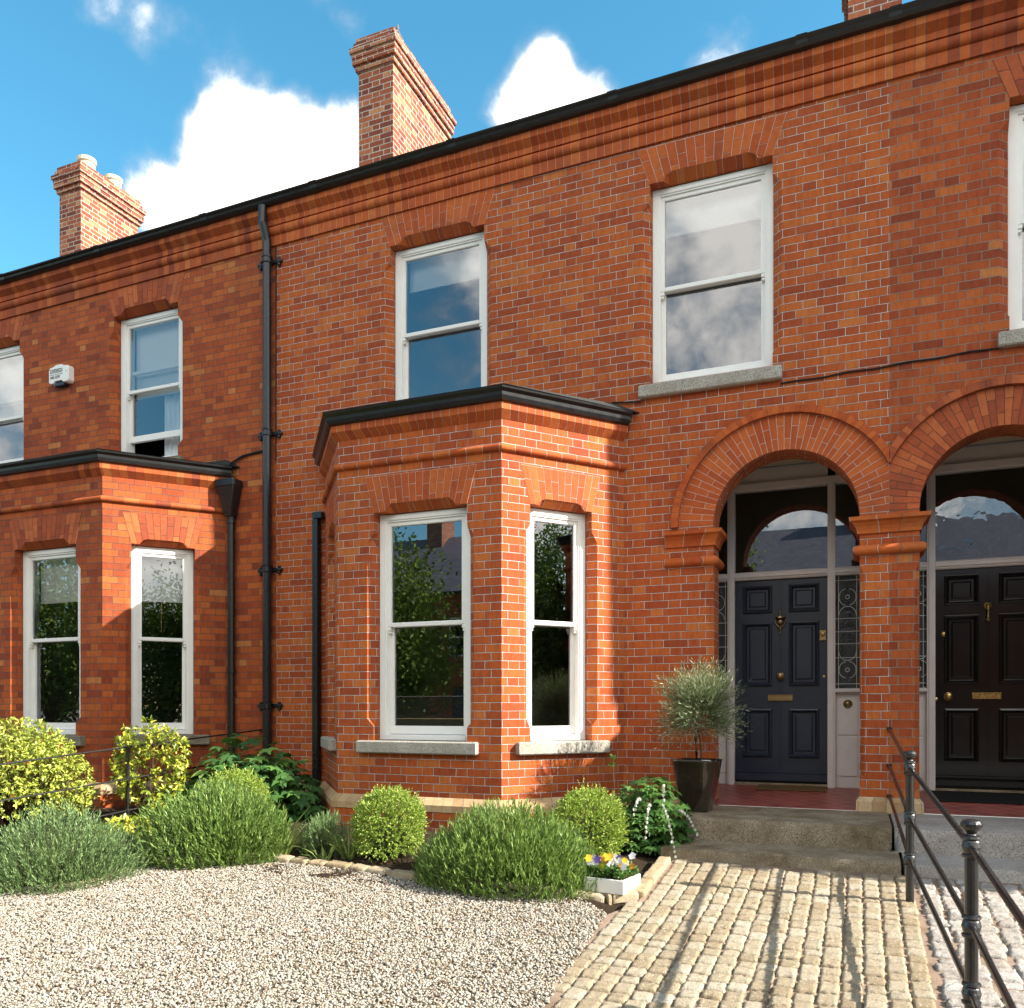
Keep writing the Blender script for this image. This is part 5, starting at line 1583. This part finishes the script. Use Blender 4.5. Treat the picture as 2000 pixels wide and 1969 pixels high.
tree('street_tree', (-14.2, -8.6, -.95), 8.2, 2.9, 2.6, 16200, 'broad bushy tree across the street seen in the bay window', L_TREE, 41, .13, .25, .56)
tree('street_tree', (-5.6, -9.6, -.95), 10.6, 2.4, 2.3, 16200, 'tall round topped tree across the street seen in the fanlight', L_TREE, 42, .13)
tree('garden_tree', (21.0, 4.6, -.1), 8.6, 3.2, 2.6, 16200, 'dark garden tree reflected in the canted bay window', L_HEDGE, 43, .11, .2, .55)
tree('street_tree', (-24.5, -8.8, -.95), 8.4, 3.2, 2.8, 14400, 'bushy tree further down the street seen in the left bay', L_TREE, 44, .14, .2, .55)
tree('street_tree', (-31.5, -10.5, -.95), 9.6, 3.6, 3.0, 14400, 'tall tree down the street behind the parked row, left of the bushy one', L_TREE, 45, .16, .2, .55)
tree('street_tree', (14.6, -7.2, -.95), 8.2, 3.0, 2.6, 14400, 'leafy tree across the street to the right, seen in the canted windows', L_TREE, 46, .14, .2, .55)


def opposite_house(x0, x1, label, tone):
    T = thing('opposite_house', ((x0 + x1) / 2, -20, -.95), label, 'house', 'houses across the street')
    fr = Fr((x1, -20), (-1, 0)); W = x1 - x0; ze, g = 6.6, -.95
    ops = [(W * .12, W * .32, .2, 2.4), (W * .60, W * .74, g, 2.3), (W * .14, W * .30, 3.7, 5.5), (W * .60, W * .76, 3.7, 5.5)]
    m = MB()
    wall_panel(m, fr, [(0, g), (W, g), (W, ze), (0, ze)], [dict(F=[(a, c), (a, d), (b, d), (b, c)], B=[(a, c), (a, d), (b, d), (b, c)], ch=.05, R=.12) for a, b, c, d in ops])
    m.box(fr, 0, W, -7.9, -.3, g, ze - .01)
    wl_ = m.build('wall', tone, T)
    for i, (a, b, c, d) in enumerate(ops):
        m = MB()
        if i == 1: m.box(fr, a, b, -.2, -.12, c, d); m.build('door', M_NAVY, T); continue
        for q in ((a, a + .07, c, d), (b - .07, b, c, d), (a + .07, b - .07, c, c + .09), (a + .07, b - .07, d - .07, d), (a + .07, b - .07, (c + d) / 2 - .03, (c + d) / 2 + .03)): m.box(fr, q[0], q[1], -.2, -.10, q[2], q[3])
        w = m.build('window', M_WHITE, T)
        m = MB(); m.poly([fr.p(a, -.16, c), fr.p(b, -.16, c), fr.p(b, -.16, d), fr.p(a, -.16, d)]); m.build('pane', M_DARK, w)
    m = MB(); zr = ze + 3.5
    for y0, y1 in ((.35, -4.), (-8.3, -4.)):
        L = math.hypot(y1 - y0, zr - ze)
        m.poly([fr.p(0, y0, ze), fr.p(W, y0, ze), fr.p(W, y1, zr), fr.p(0, y1, zr)], [(0, 0), (W, 0), (W, L), (0, L)])
    for u in (0, W): m.poly([fr.p(u, .3, ze), fr.p(u, -8.2, ze), fr.p(u, -4., zr - .02)])
    rf = m.build('roof', M_SLATE, T)
    m = MB(); m.box(fr, W - .45, W + .4, -4.6, -3.2, ze + 1.5, zr + 1.5); m.box(fr, W - .5, W + .45, -4.65, -3.15, zr + 1.15, zr + 1.35); m.build('chimney', M_BRICK_C, rf)
    m = MB(); a = Vector(fr.p(W * .62, -1.55, ze + 1.31)); m.box(fr, W * .55, W * .70, -2.3, -1.6, ze + 1.60, ze + 1.75); m.build('skylight', M_SKYL, rf)
    m = MB(); m.sweep([(.3, ze - .08), (.42, ze - .06), (.44, ze + .05), (.3, ze + .05)], [fr.p(0, 0, 0)[:2], fr.p(W, 0, 0)[:2]]); m.build('gutter', M_BLACK, T)
    return T


opposite_house(-40, -30.2, 'brick house with slate roof across the street, at the far left end', M_BRICK_R)
opposite_house(10, 19.8, 'brick house with slate roof across the street, behind the leafy right tree', M_BRICK_L)
opposite_house(-30, -20.2, 'brick house with slate roof across the street, farthest along', M_BRICK_L)
opposite_house(-20, -10.2, 'brick house with slate roof across the street, behind the bushy tree', M_BRICK_R)
opposite_house(-10, -.2, 'brick house with slate roof across the street, facing the navy door', M_BRICK_L)
opposite_house(0, 9.8, 'brick house with slate roof across the street, facing the black door', M_BRICK_R)
m = MB(); fr = Fr((-7.2, -3.7), (-1, 0)); m.bevel_box(fr, 0, 8., -.2, 0, -.95, 1.05, .02); w = m.build('garden_wall', M_YWALL, None, origin=(-7.2, -3.7, -.95)); tag(w, 'low ochre garden wall along the pavement seen in the bay window', 'wall')
m = MB()
for i in range(60):
    u = i * .13
    m.tube([fr.p(u, -.1, 1.06), fr.p(u + .45, -.1, 1.58)], .010, 4, False); m.tube([fr.p(u + .45, -.09, 1.06), fr.p(u, -.09, 1.58)], .010, 4, False)
for z in (1.07, 1.59): m.tube([fr.p(0, -.1, z), fr.p(8.2, -.1, z)], .018, 4)
tag(m.build('trellis', M_TREL, None, origin=(-7.2, -3.7, 1.06)), 'diamond trellis standing on the ochre garden wall', 'trellis')
